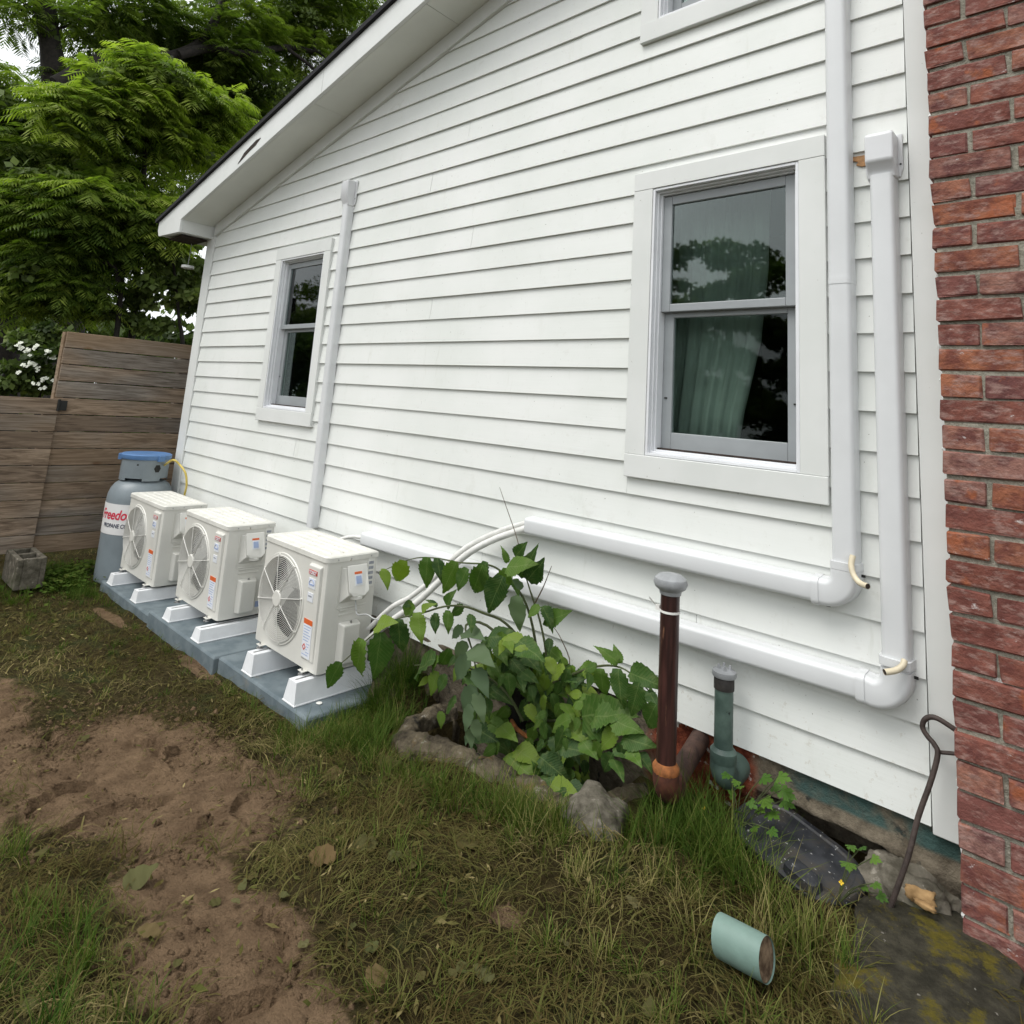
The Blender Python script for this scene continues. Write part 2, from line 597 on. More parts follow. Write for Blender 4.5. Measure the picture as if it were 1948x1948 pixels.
        k.t.links.new(k.b.outputs[0], mx.inputs[1])
        k.t.links.new(tl.outputs[0], mx.inputs[2])
        k.t.links.new(mx.outputs[0], k.t.nodes['Material Output'].inputs[0])
        return k
    M['frond'] = leafy('pinnate_leaf', [(0, (.040, .066, .014)), (.5, (.125, .180, .036)), (1, (.30, .37, .075))], .5).mat
    M['frond_bright'] = leafy('young_pinnate_leaf', [(0, (.044, .080, .014)), (.45, (.150, .215, .036)), (1, (.40, .48, .09))], .5).mat
    M['broad'] = leafy('broad_leaf', [(0, (.034, .056, .015)), (.6, (.115, .160, .042)), (1, (.25, .31, .09))]).mat
    M['far'] = leafy('far_leaf', [(0, (.030, .048, .012)), (.6, (.115, .175, .036)), (1, (.25, .33, .07))]).mat
    M['flower'] = plain('white_blossom', (.72, .74, .62), .6, .1)
    M['bark'] = plain('dark_bark', (.022, .018, .015), .95, .5, 20, 1.0, 25)
    k = leafy('elm_leaf', [(0, (.028, .066, .018)), (.45, (.052, .112, .020)), (.75, (.095, .175, .024)), (1, (.19, .27, .035))], .32, .5, None)
    x, y, z = k.sep()
    vein = k.math('SINE', k.math('MULTIPLY', k.math('SUBTRACT', y, k.math('MULTIPLY', k.math('ABSOLUTE', x), .8)), 88.0))
    k.bump(vein, .12, .02)
    rib = k.math('MAXIMUM', k.math('SUBTRACT', 1.0, k.step(k.math('ABSOLUTE', x), .006, .016)), k.math('MULTIPLY', k.step(vein, .82, 1.0), .55))
    base = k.b.inputs['Base Color'].links[0].from_socket
    blot = k.mix(k.math('MULTIPLY', k.step(k.noise(5, 4), .45, .7), .4), base, (.16, .20, .06))
    k.col(k.mix(k.math('MULTIPLY', rib, .45), blot, (.20, .28, .09)))
    M['elm'] = k.mat
    M['elm_pale'] = leafy('pale_leaf_underside', [(0, (.080, .125, .065)), (1, (.12, .17, .085))], .3, .6, None).mat
    M['weed'] = leafy('celandine_leaf', [(0, (.055, .13, .02)), (1, (.13, .23, .035))], .3, .45, None).mat
    M['stem'] = plain('plant_stem', (.07, .085, .03), .7, .3, 30)
    M['stem_dry'] = plain('dry_stem', (.10, .075, .05), .8, .3, 30)
    M['petal'] = plain('yellow_petal', (.75, .50, .02), .6, .1)
    M['grass'] = leafy('green_grass', [(0, (.032, .072, .010)), (.45, (.072, .120, .020)), (.75, (.13, .155, .034)), (1, (.28, .24, .10))], .3, .6, spec=.06).mat
    M['dead'] = leafy('flattened_grass', [(0, (.040, .030, .010)), (.3, (.100, .078, .028)), (.5, (.078, .084, .022)), (.75, (.14, .118, .045)), (1, (.29, .235, .11))], .15, .8, spec=.04).mat
    M['wilt'] = leafy('withered_leaf', [(0, (.085, .072, .028)), (.4, (.085, .090, .035)), (.75, (.13, .118, .055)), (1, (.14, .095, .045))], .2, .8, None, spec=.05).mat


make_materials()

# ------------------------------------------------------------------ ground
PW = [(-2.47, -.02), (-2.47, -.22), (-2.40, -.37), (-2.28, -.40), (-2.10, -.33), (-1.82, -.36), (-1.60, -.38), (-1.45, -.36), (-1.38, -.22), (-1.36, -.02)]
WELL = [(-2.39, .3), (-2.39, -.20), (-2.34, -.30), (-2.26, -.32), (-2.10, -.26), (-1.82, -.29), (-1.60, -.31), (-1.49, -.29), (-1.45, -.2), (-1.44, .3)]


def in_poly(X, Y, poly):
    ins = np.zeros(X.shape, bool)
    n = len(poly)
    for i in range(n):
        x0, y0 = poly[i]
        x1, y1 = poly[(i + 1) % n]
        c = ((y0 > Y) != (y1 > Y)) & (X < (x1 - x0) * (Y - y0) / (y1 - y0 + 1e-12) + x0)
        ins ^= c
    return ins


def vnoise(X, Y, s, seed=0):
    """smooth value noise on the plane"""
    x = X * s + seed * 17.3
    y = Y * s - seed * 9.1
    xi, yi = np.floor(x).astype(int), np.floor(y).astype(int)
    fx, fy = x - xi, y - yi
    fx, fy = fx * fx * (3 - 2 * fx), fy * fy * (3 - 2 * fy)

    def h(a, b):
        v = np.sin(a * 127.1 + b * 311.7 + seed * 74.7) * 43758.5453
        return v - np.floor(v)
    return (h(xi, yi) * (1 - fx) + h(xi + 1, yi) * fx) * (1 - fy) + (h(xi, yi + 1) * (1 - fx) + h(xi + 1, yi + 1) * fx) * fy


MUD = [(-3.05, -1.28, .62, .38), (-2.60, -1.20, .44, .32), (-3.9, -1.75, .9, .32), (-1.78, -1.50, .26, .20), (-1.46, -1.58, .20, .18), (-2.15, -1.46, .20, .16),
       (-1.30, -.92, .05, .04), (-5.2, -.70, .30, .05), (-3.95, -.62, .24, .045)]


def mud_amount(X, Y):
    m = np.zeros(X.shape)
    for cx, cy, rx, ry in MUD:
        d = np.sqrt(((X - cx) / rx) ** 2 + ((Y - cy) / ry) ** 2)
        m = np.maximum(m, np.clip(1.55 - d, 0, 1))
    n = vnoise(X, Y, 9, 3) * .5 + vnoise(X, Y, 22, 4) * .3 + vnoise(X, Y, 4, 5) * .4
    return np.clip(m * (.55 + n * .75), 0, 1)


def height(X, Y):
    z = gz(X)
    z = z + (vnoise(X, Y, 3, 1) - .5) * .03 + (vnoise(X, Y, 10, 2) - .5) * .014
    m = mud_amount(X, Y)
    lump = np.abs(vnoise(X, Y, 4, 6) - .5) * .035 + np.abs(vnoise(X, Y, 13, 7) - .5) * .03 * vnoise(X, Y, 3, 41) + (vnoise(X, Y, 45, 8) - .5) * .014 * vnoise(X, Y, 5, 42)
    z = z + m * (lump * .75 - .016)
    for cx, cy, r, a0, a1 in ((-2.62, -1.42, .22, 2.2, 4.3), (-2.82, -1.12, .2, .2, 2.0), (-2.35, -1.0, .17, 3.4, 5.6), (-3.2, -1.35, .24, .5, 2.3), (-2.25, -1.3, .16, 1.2, 3.0), (-2.95, -1.5, .15, 2.5, 4.6), (-2.5, -1.15, .13, 5.0, 6.2), (-2.75, -.95, .12, 1.0, 2.9), (-1.72, -1.46, .12, .3, 2.4), (-1.45, -1.6, .13, 2.0, 4.2), (-3.6, -1.6, .18, .2, 1.9), (-3.0, -1.05, .10, 3.2, 5.2)):
        d = np.hypot(X - cx, Y - cy)
        a = np.arctan2(Y - cy, X - cx) % (2 * np.pi)
        q = d - r + .03 * (vnoise(X, Y, 14, 40) - .5)
        z = z + ((a > a0) & (a < a1)) * np.where(q > 0, .018 * np.exp(-(q / .05) ** 2), -.021 * np.exp(-(q / .028) ** 2))
    z = z + .16 * np.exp(-(((X + 2.76) / .13) ** 4 + ((Y + .02) / .17) ** 4))
    z = z - .16 * np.exp(-(((X + .76) / .15) ** 4 + ((Y + .02) / .09) ** 4))
    z = np.where(in_poly(X, Y, WELL), -.45 + .05 * vnoise(X, Y, 6, 9), z)
    return z


def make_ground():
    xs = np.concatenate([[-60, -35, -22, -15, -11, -9.5, -8.5], np.arange(-7.8, -4.0, .05), np.arange(-4.0, -1.2, .0125), np.arange(-1.2, .4, .02), np.arange(.4, 3, .2), [4, 8, 20, 60]])
    ys = np.concatenate([[-60, -30, -15, -9, -6, -4.5, -3.6, -3.0], np.arange(-2.6, -2.1, .04), np.arange(-2.1, .12, .0125), [.5, 2, 8, 20, 60]])
    X, Y = np.meshgrid(xs, ys)
    Z = height(X, Y)
    V = np.stack([X, Y, Z], -1).reshape(-1, 3)
    nx, ny = len(xs), len(ys)
    i = np.arange(ny - 1)[:, None] * nx + np.arange(nx - 1)[None]
    F = np.stack([i, i + 1, i + nx + 1, i + nx], -1).reshape(-1, 4)
    o = np_mesh('ground', V, F, M['ground'], smooth=True, attrs={'mud': mud_amount(X, Y).ravel()})
    kind(o, 'structure')


make_ground()

# ------------------------------------------------------------------ house
SL = .265


def rake(x):
    return 2.936 + SL * (x + 6.025)          # lower edge of the trim under the soffit


def soffit(x):
    return 3.024 + SL * (x + 6.105)


def clip_under(poly, off=0.0):
    out = []
    n = len(poly)
    for i in range(n):
        a, b = poly[i], poly[(i + 1) % n]
        da, db = rake(a[0]) + off - a[1], rake(b[0]) + off - b[1]
        if da >= 0:
            out.append(a)
        if (da >= 0) != (db >= 0):
            t = da / (da - db)
            out.append((a[0] + (b[0] - a[0]) * t, a[1] + (b[1] - a[1]) * t))
    return out


WIN = [(-4.721, -4.106, 1.418, 2.567), (-1.444, -.822, 1.400, 2.561), (-1.448, -.826, 3.392, 4.55)]
house = thing('house', 'white clapboard house with a sloping eave and two tall grey-sashed windows', 'house')
XL, XR = -6.05, -.462
COURSE0, EXP = .441, .1322


def slab(mb, poly, yf, yb):
    n = len(poly)
    vs = [(x, yf(z), z) for x, z in poly] + [(x, yb, z) for x, z in poly]
    fs = [tuple(range(n)), tuple(reversed(range(n, 2 * n)))] + [(i + n, (i + 1) % n + n, (i + 1) % n, i) for i in range(n)]
    mb.add(vs, fs)


JOINTS = {18: [-3.0], 15: [-2.6], 2: [-2.35, -1.21], 4: [-3.05], 6: [-1.53], 3: [-4.28], 1: [-1.30], 5: [-4.22], 9: [-.9], 12: [-2.9], 20: [-2.7], 22: [-1.9]}


def siding():
    for i in range(-1, 34):
        z0 = COURSE0 + EXP * i
        z1 = z0 + EXP + .004
        cuts = [(XL + .004, XR - .003)]
        solid = []
        if i < 0:
            cuts = [(XL + .004, -2.23)]
        xs = [cuts[0][0]] + sorted(JOINTS.get(i, [])) + [cuts[0][1]]
        for a, b in zip(xs[:-1], xs[1:]):
            rects = [(a + .0011, b - .0011, z0, z1)]
            for wx0, wx1, wz0, wz1 in WIN:
                nr = []
                for r in rects:
                    if r[1] <= wx0 or r[0] >= wx1 or r[3] <= wz0 or r[2] >= wz1:
                        nr.append(r)
                        continue
                    if r[0] < wx0:
                        nr.append((r[0], wx0, r[2], r[3]))
                    if r[1] > wx1:
                        nr.append((wx1, r[1], r[2], r[3]))
                    if r[2] < wz0:
                        nr.append((max(r[0], wx0), min(r[1], wx1), r[2], wz0))
                    if r[3] > wz1:
                        nr.append((max(r[0], wx0), min(r[1], wx1), wz1, r[3]))
                rects = nr
            groups = []
            for r in rects:
                near = [g for g in groups if any(min(r[1], q[1]) - max(r[0], q[0]) > -1e-4 and min(r[3], q[3]) - max(r[2], q[2]) > 1e-4 or min(r[1], q[1]) - max(r[0], q[0]) > 1e-4 and min(r[3], q[3]) - max(r[2], q[2]) > -1e-4 for q in g)]
                for g in near:
                    groups.remove(g)
                groups.append([r] + [q for g in near for q in g])
            for g in groups:
                mb = MB()
                jit = random.uniform(-.0012, .0012)
                for r in g:
                    p = clip_under([(r[0], r[2]), (r[1], r[2]), (r[1], r[3]), (r[0], r[3])], .02)
                    if len(p) > 2:
                        slab(mb, p, lambda z: -.015 + jit + .0125 * (z - z0) / EXP, .010)
                if mb.v:
                    mb.build('siding_board', M['siding'], house)


siding()
mb = MB()
for x0, x1, z0, z1 in ((-6.2, -4.73, .425, 9), (-4.10, -1.455, .425, 9), (-.815, -.3, .425, 9), (-4.73, -4.10, .425, 1.41), (-4.73, -4.10, 2.575, 9), (-1.455, -.815, .425, 1.39), (-1.455, -.815, 2.57, 3.384), (-1.455, -.815, 4.56, 9), (-.3, 1.5, .425, 9)):
    p = clip_under([(x0, z0), (x1, z0), (x1, z1), (x0, z1)], .05)
    if len(p) > 2:
        mb.prism_y(p, .0105, .10)
mb.box(-6.2, -6.1, .1, 6, -.3, 2.93)
mb.build('wall_sheathing', M['trim'], house)
# corner boards
MB().prism_y([(-6.205, -.2), (-6.05, -.2), (-6.05, 2.93), (-6.205, 2.906)], -.022, .0).build('corner_board', M['trim'], house, bevel=.003)
MB().prism_y([(XR, .424), (-.30, .424), (-.30, 4.4), (XR, 4.4)], -.020, .0).build('corner_board', M['trim'], house, bevel=.003)
# trim under the soffit, soffit panels, barge boards, roof
MB().prism_y([(-6.05, rake(-6.05)), (1.5, rake(1.5)), (1.5, soffit(1.5)), (-6.05, soffit(-6.05))], -.032, .0).build('rake_trim', M['trim'], house, bevel=.004)
xs = [-6.105, -4.02, -2.85, -.4, 1.5]
for a, b in zip(xs[:-1], xs[1:]):
    MB().prism_y([(a + .002, soffit(a)), (b - .002, soffit(b)), (b - .002, soffit(b) + .016), (a + .002, soffit(a) + .016)], -.299, .0).build('soffit_panel', M['soffit'], house)
xs = [-6.105, -2.6, 1.5]
MB().prism_y([(-6.645, 2.985), (-6.605, 2.925), (-6.107, 2.904), (-6.107, soffit(-6.107)), (-3.9, soffit(-3.9)), (-3.9, soffit(-3.9) + .19), (-6.645, soffit(-6.645) + .19)], -.326, -.300).build('barge_board', M['trim'], house, bevel=.003)
MB().prism_y([(-3.897, soffit(-3.897)), (1.5, soffit(1.5)), (1.5, soffit(1.5) + .19), (-3.897, soffit(-3.897) + .19)], -.326, -.300).build('barge_board', M['trim'], house, bevel=.003)
mb = MB().prism_y([(-6.60, 2.93), (-6.108, 2.91), (-6.108, soffit(-6.108) + .015), (-6.60, 2.99)], -.299, -.001)
mb.prism_y([(-6.60, 2.93), (-6.21, 2.91), (-6.21, 3.0), (-6.60, 2.99)], .0, 6)
mb.build('eave_return', M['trim'], house, bevel=.003)
MB().box(-6.52, -6.19, -.26, -.03, 2.895, 2.906).build('eave_gap', M['rot'], house)
MB().prism_y([(-6.68, soffit(-6.68) + .192), (1.5, soffit(1.5) + .192), (1.5, soffit(1.5) + .226), (-6.68, soffit(-6.68) + .226)], -.350, 6).build('roof', M['roof'], house)
c = [at_y(300 * 1.0 + dx, 280 + dy, -.3285) for dx, dy in ((152, 32), (165, 10), (188, -14), (196, -18), (186, -4), (172, 10), (158, 26))]
MB().prism_y([(p.x, p.z) for p in c], -.3290, -.3262).build('rotten_patch', M['rot'], house)
p = [at_y(1548 + .20704 * x, .20704 * y, -.012) for x, y in ((345, 1448), (505, 1422), (505, 1520), (440, 1532), (392, 1520), (410, 1490), (345, 1478))]
MB().prism_y([(q.x, q.z) for q in p], -.0155, -.004).build('bare_wood_patch', M['rawwood'], house)


def window(x0, x1, z0, z1, cw, ch, cb, grip=True):
    wn = bpy.data.objects.new('window', None)
    COL.objects.link(wn)
    wn.parent = house
    t = M['trim']
    MB().box(x0 - cw, x0, -.030, .01, z0, z1).build('casing_board', t, wn, bevel=.002)
    MB().box(x1, x1 + cw, -.030, .01, z0, z1).build('casing_board', t, wn, bevel=.002)
    MB().box(x0 - cw, x1 + cw, -.031, .01, z1 + .0008, z1 + ch).build('casing_board', t, wn, bevel=.002)
    MB().box(x0 - cw, x1 + cw, -.034, .01, z0 - cb, z0 - .0008).build('sill_board', t, wn, bevel=.003)

    def ring(mb, a0, a1, b0, b1, tk, y0, y1, bt=None):
        bt = bt or tk
        mb.box(a0, a0 + tk, y0, y1, b0, b1)
        mb.box(a1 - tk, a1, y0, y1, b0, b1)
        mb.box(a0 + tk, a1 - tk, y0, y1, b1 - tk, b1)
        mb.box(a0 + tk, a1 - tk, y0, y1, b0, b0 + bt)
        return mb
    mb = MB()
    ring(mb, x0 + .001, x1 - .001, z0 + .001, z1 - .001, .011, -.026, .115)
    ring(mb, x0 + .012, x1 - .012, z0 + .012, z1 - .012, .008, -.006, .115)
    ring(mb, x0 + .020, x1 - .020, z0 + .020, z1 - .020, .007, .012, .115)
    mb.build('window_frame', M['alum'], wn, bevel=.0015)
    zm = z0 + (z1 - z0) * .53
    a, b = x0 + .0275, x1 - .0275
    ring(MB(), a, b, zm - .005, z1 - .030, .040, .026, .052, .034).build('upper_sash', M['sash'], wn, bevel=.003)
    ring(MB(), a, b, z0 + .030, zm + .018, .045, .058, .084, .07).build('lower_sash', M['sash'], wn, bevel=.003)
    MB().box(a + .038, b - .038, .038, .0395, zm + .027, z1 - .068).build('pane', M['glass'], wn)
    MB().box(a + .043, b - .043, .070, .0715, z0 + .098, zm - .025).build('pane', M['glass_low'], wn)
    MB().box(x0 + .03, x1 - .03, .024, .056, z0 + .0275, z0 + .034).build('sill_track', M['rot'], wn)
    if grip:
        for sx in (a + .012, b - .022):
            MB().box(sx, sx + .012, .054, .060, z0 + .24, z0 + .246).build('sash_latch', M['dark'], wn)


window(*WIN[0], .082, .092, .095)
window(*WIN[1], .094, .084, .095)
window(*WIN[2], .090, .084, .098)
mb = MB()
for x0, x1, z0, z1 in WIN:
    mb.add([(x0 - .3, .12, z0 - .4), (x1 + .3, .12, z0 - .4), (x1 + .3, .12, z1 + .3), (x0 - .3, .12, z1 + .3), (x0 - .3, 2, z0 - .4), (x1 + .3, 2, z0 - .4), (x1 + .3, 2, z1 + .3), (x0 - .3, 2, z1 + .3)],
           [(0, 3, 7, 4), (1, 5, 6, 2), (4, 7, 6, 5), (0, 4, 5, 1), (3, 2, 6, 7)])
mb.build('room_interior', M['room'], house)


def pleats(name, rows, y, amp, freq, mat, nx=60):
    """hanging cloth: rows of (z, x left, x right)"""
    V, F = [], []
    for z, a, b in rows:
        for i in range(nx + 1):
            t = i / nx
            V.append((a + (b - a) * t, y + amp * math.sin(t * freq) + amp * .5 * math.sin(t * freq * 2.3 + z), z))
    n = nx + 1
    for r in range(len(rows) - 1):
        for i in range(nx):
            F.append((r * n + i, r * n + i + 1, (r + 1) * n + i + 1, (r + 1) * n + i))
    o = np_mesh(name, V, F, mat, smooth=True)
    m = o.modifiers.new('thick', 'SOLIDIFY')
    m.thickness = .003
    return o


tag(pleats('curtain', [(2.56, -1.62, -1.02), (2.2, -1.62, -1.03), (1.9, -1.62, -1.06), (1.6, -1.62, -1.13), (1.3, -1.62, -1.18)], .21, .012, 52, M['curtain']), 'grey green curtain hanging behind the large window pane', 'curtain')
mb = MB()
for i in range(26):
    x = -1.40 + i * .022
    mb.add([(x, .10, 3.36), (x + .020, .108, 3.36), (x + .020, .108, 4.5), (x, .10, 4.5)], [(0, 1, 2, 3)])
tag(mb.build('window_blind', M['blind']), 'white ribbed blind behind the upper window cut by the top edge', 'blind')

# foundation below the siding
mb = MB()
N = 64
for r, (yy, zz) in enumerate([]):
    pass
V, F = [], []
prof = [(.0, .436), (-.004, .37), (-.010, .345), (-.020, .335), (-.018, .318), (-.010, .30), (.0, .24), (.03, .1), (.035, -.5)]
xsf = np.linspace(-6.1, -.25, 240)
for yy, zz in prof:
    for x in xsf:
        rg = (vnoise(np.array([x]), np.array([zz * 3]), 14, 3)[0] - .5) * .02
        rec = max(0.0, 1 - abs((x + .775) / .19) ** 6) if zz < .325 else 0.0
        V.append((x, yy + .004 + rec * .11 + (rg if zz < .43 else 0), zz))
n = len(xsf)
for r in range(len(prof) - 1):
    for i in range(n - 1):
        F.append((r * n + i, (r + 1) * n + i, (r + 1) * n + i + 1, r * n + i + 1))
fo = np_mesh('foundation', V, F, M['found'], house)


# ------------------------------------------------------------------ line covers on the wall
def section(s=1.0, d=.058):
    h = .040 * s
    half = [(h, 0), (h, .010 * s), (h * .955, .013 * s), (h * .94, d * .55)] + [(h * .94 - .016 * s + .016 * s * math.cos(math.radians(a)), d - .020 + .020 * math.sin(math.radians(a))) for a in (0, 22, 45, 68, 90)]
    return [(-a, b) for a, b in half] + half[::-1]


def sweep(path, s=1.0, d=.058, y=-.012):
    """sweeps the cover profile along a path of (x, z) on the wall"""
    rings = []
    P = [Vector((p[0], 0, p[1])) for p in path]
    for i, p in enumerate(P):
        t = (P[min(i + 1, len(P) - 1)] - P[max(0, i - 1)]).normalized()
        nrm = Vector((t.z, 0, -t.x))
        rings.append([p + nrm * a + Vector((0, y - b, 0)) for a, b in section(s, d)])
    return MB().loft(rings)


def cap(parent, x, z0, z1, wd=.044, dep=.092):
    MB().prism_x([(-.012, z0), (-.062, z0), (-.066, z0 + .028), (-dep, z0 + .058), (-dep, z1 - .008), (-dep + .01, z1), (-.012, z1)], x - wd, x + wd).build('end_cap', M['duct_grey'], parent, True, .007, 3)
    fl = MB().prism_y([(x - .058, z0 + .04), (x - .05, z0 + .01), (x + .05, z0 + .01), (x + .058, z0 + .04), (x + .058, z1 + .006), (x - .058, z1 + .006)], -.020, -.0125).build('cap_flange', M['duct'], parent, bevel=.002)
    for sx in (-.051, .051):
        MB().lathe([(.0035, 0), (.0035, .002)], (0, 0, 0), 8).build('screw_hole', M['dark'], parent).matrix_local = Matrix.Translation((x + sx, -.0195, z0 + .055)) @ Matrix.Rotation(math.pi / 2, 4, 'X')


def arc(cx, cz, r, a0, a1, n=10):
    return [(cx + r * math.cos(math.radians(a0 + (a1 - a0) * i / n)), cz + r * math.sin(math.radians(a0 + (a1 - a0) * i / n))) for i in range(n + 1)]


d1 = thing('line_cover', 'white pipe cover running straight down beside the small window', 'pipe cover', group='white plastic line covers on the wall')
sweep([(-3.853, .70), (-3.853, 2.88)], .9, .052).build('duct_length', M['duct'], d1, True)
cap(d1, -3.853, 2.86, 3.045, .040, .085)
d2 = thing('line_cover', 'white pipe cover rising past the top edge right of the large window', 'pipe cover', group='white plastic line covers on the wall')
sweep([(-.676, 1.10), (-.676, 2.075)]).build('duct_length', M['duct'], d2, True)
sweep([(-.676, 2.078), (-.676, 4.6)]).build('duct_length', M['duct'], d2, True)
sweep([(-2.035, 1.020), (-.75, 1.030)]).build('duct_length', M['duct'], d2, True)
sweep([(-.762, 1.030)] + arc(-.738, 1.092, .062, -90, 0)[0:] + [(-.676, 1.112)], 1.12, .064).build('elbow', M['duct'], d2, True)
for px_, pz_ in ((-.676, 1.125), (-.676, 2.0765)):
    sweep([(px_, pz_ - .012), (px_, pz_ + .012)], 1.13 if pz_ < 2 else 1.02, .064 if pz_ < 2 else .0595).build('coupling', M['duct'], d2, True)
sweep([(-.775, 1.0295), (-.752, 1.0300)], 1.17, .067).build('coupling', M['duct'], d2, True)
d3 = thing('line_cover', 'white pipe cover with a boxy end cap next to the brickwork', 'pipe cover', group='white plastic line covers on the wall')
sweep([(-.537, .85), (-.537, 2.44)]).build('duct_length', M['duct'], d3, True)
cap(d3, -.537, 2.425, 2.585)
sweep([(-3.275, .735), (-.62, .772)]).build('duct_length', M['duct'], d3, True)
sweep([(-.632, .772)] + arc(-.602, .832, .065, -90, 0) + [(-.537, .852)], 1.12, .064).build('elbow', M['duct'], d3, True)


sweep([(-.537, .862), (-.537, .886)], 1.17, .067).build('coupling', M['duct'], d3, True)
sweep([(-.645, .7716), (-.620, .772)], 1.17, .067).build('coupling', M['duct'], d3, True)
for par, x_, z_ in ((d2, -.628, 1.10), (d2, -.735, .985), (d3, -.489, .838), (d3, -.600, .722)):
    MB().box(x_ - .006, x_ + .006, -.030, -.026, z_ - .004, z_ + .004).build('screw_slot', M['dark'], par)


def smooth_path(pts, n=8):
    P = [Vector(p) for p in pts]
    P = [P[0] * 2 - P[1]] + P + [P[-1] * 2 - P[-2]]
    out = []
    for i in range(1, len(P) - 2):
        for k in range(n):
            t = k / n
            a, b, c, d = P[i - 1], P[i], P[i + 1], P[i + 2]
            out.append(.5 * ((2 * b) + (c - a) * t + (2 * a - 5 * b + 4 * c - d) * t * t + (3 * b - 3 * c + d - a) * t ** 3))
    out.append(P[-2])
    return out


Cz = lambda x, y: (1548 + .20704 * x, 950 + .20704 * y)
hz = lambda x, y: (600 + .3623 * x, 900 + .3623 * y)
for nm, pts, lb in (('drain_hose', [(360, 515, -.078), (345, 600, -.088), (365, 690, -.098), (420, 765, -.112), (498, 800, -.135)], 'short beige drain hose curling out over the upper cover elbow'),
                    ('drain_hose', [(835, 1478, -.080), (815, 1530, -.092), (750, 1572, -.105), (650, 1588, -.130)], 'short beige drain hose poking out of the lower cover elbow')):
    pp = smooth_path([at_y(*Cz(x, y), d) for x, y, d in pts])
    mb = MB().tube(pp, .0088, 12, cap=False)
    inner = MB()
    mb.tube(pp[-6:], .0068, 12, cap=True, m=1)
    o = mb.build(nm, [M['hose'], M['rot']], smooth=True)
    tag(o, lb, 'hose', 'drain hoses at the cover elbows')


def tube_thing(name, pts, r, mat, label, cat, group=None, n=10):
    return tag(MB().tube(smooth_path(pts), r, n).build(name, mat, smooth=True), label, cat, group)


def hzp(l):
    return [at_y(*hz(x, y), d) for x, y, d in l]


tube_thing('refrigerant_pipe', hzp([(1112, 262, -.045), (980, 300, -.06), (830, 368, -.09), (730, 440, -.12), (610, 560, -.15), (500, 650, -.18), (400, 705, -.20)]) + [Vector((-2.97, -.185, .345))], .0125, M['pipewrap'],
           'white wrapped pipe arching highest from the cover end to the nearest unit', 'pipe', 'wrapped pipes to the nearest unit')
tube_thing('refrigerant_pipe', hzp([(1112, 288, -.05), (960, 340, -.075), (840, 398, -.11), (745, 470, -.14), (640, 580, -.18), (520, 690, -.22), (380, 790, -.23), (270, 880, -.2)]) + [Vector((-2.99, -.17, .27))], .016, M['pipewrap'],
           'thicker white wrapped pipe curving below the other to the nearest unit', 'pipe', 'wrapped pipes to the nearest unit')
tube_thing('refrigerant_pipe', hzp([(262, 340, -.05), (200, 333, -.06), (140, 345, -.08), (90, 370, -.10)]), .011, M['pipewrap'], 'short white pipe leaving the lower cover behind the nearest unit', 'pipe')

# ------------------------------------------------------------------ air conditioners
def disc_hole_panel(mb, W, H, cx, cz, r, y, n=64):
    ring, per = [], []
    for i in range(n):
        a = 2 * math.pi * i / n
        dx, dz = math.cos(a), math.sin(a)
        ts = []
        if abs(dx) > 1e-9:
            ts.append(((W / 2 if dx > 0 else -W / 2) - cx) / dx)
        if abs(dz) > 1e-9:
            ts.append(((H if dz > 0 else 0) - cz) / dz)
        t = min(q for q in ts if q > 0)
        ring.append((cx + r * dx, y, cz + r * dz))
        per.append((cx + t * dx, y, cz + t * dz))
    o = len(mb.v)
    mb.v += ring + per
    for i in range(n):
        j = (i + 1) % n
        mb.f.append((o + i, o + j, o + n + j, o + n + i))
        mb.m.append(0)
    for X, Z in ((-W / 2, 0), (W / 2, 0), (W / 2, H), (-W / 2, H)):         # fill the corners
        i0 = min(range(n), key=lambda i: min(abs(math.atan2(Z - cz, X - cx) - q) for q in (math.atan2(per[i][2] - cz, per[i][0] - cx),)) )
        for i in (i0, (i0 - 1) % n):
            j = (i + 1) % n
            pa, pb = per[i], per[j]
            if (abs(pa[0] - X) < 1e-6) != (abs(pb[0] - X) < 1e-6):
                mb.v.append((X, y, Z))
                mb.f.append((o + n + i, o + n + j, len(mb.v) - 1))
                mb.m.append(0)
                break


def ring_tube(mb, cx, cz, y, r, t, n=48, k=4):
    rings = []
    for i in range(n):
        a = 2 * math.pi * i / n
        rings.append([(cx + (r + t * math.cos(b)) * math.cos(a), y + t * math.sin(b), cz + (r + t * math.cos(b)) * math.sin(a)) for b in [2 * math.pi * q / k + .785 for q in range(k)]])
    rings.append(rings[0])
    mb.loft(rings, cap=False)


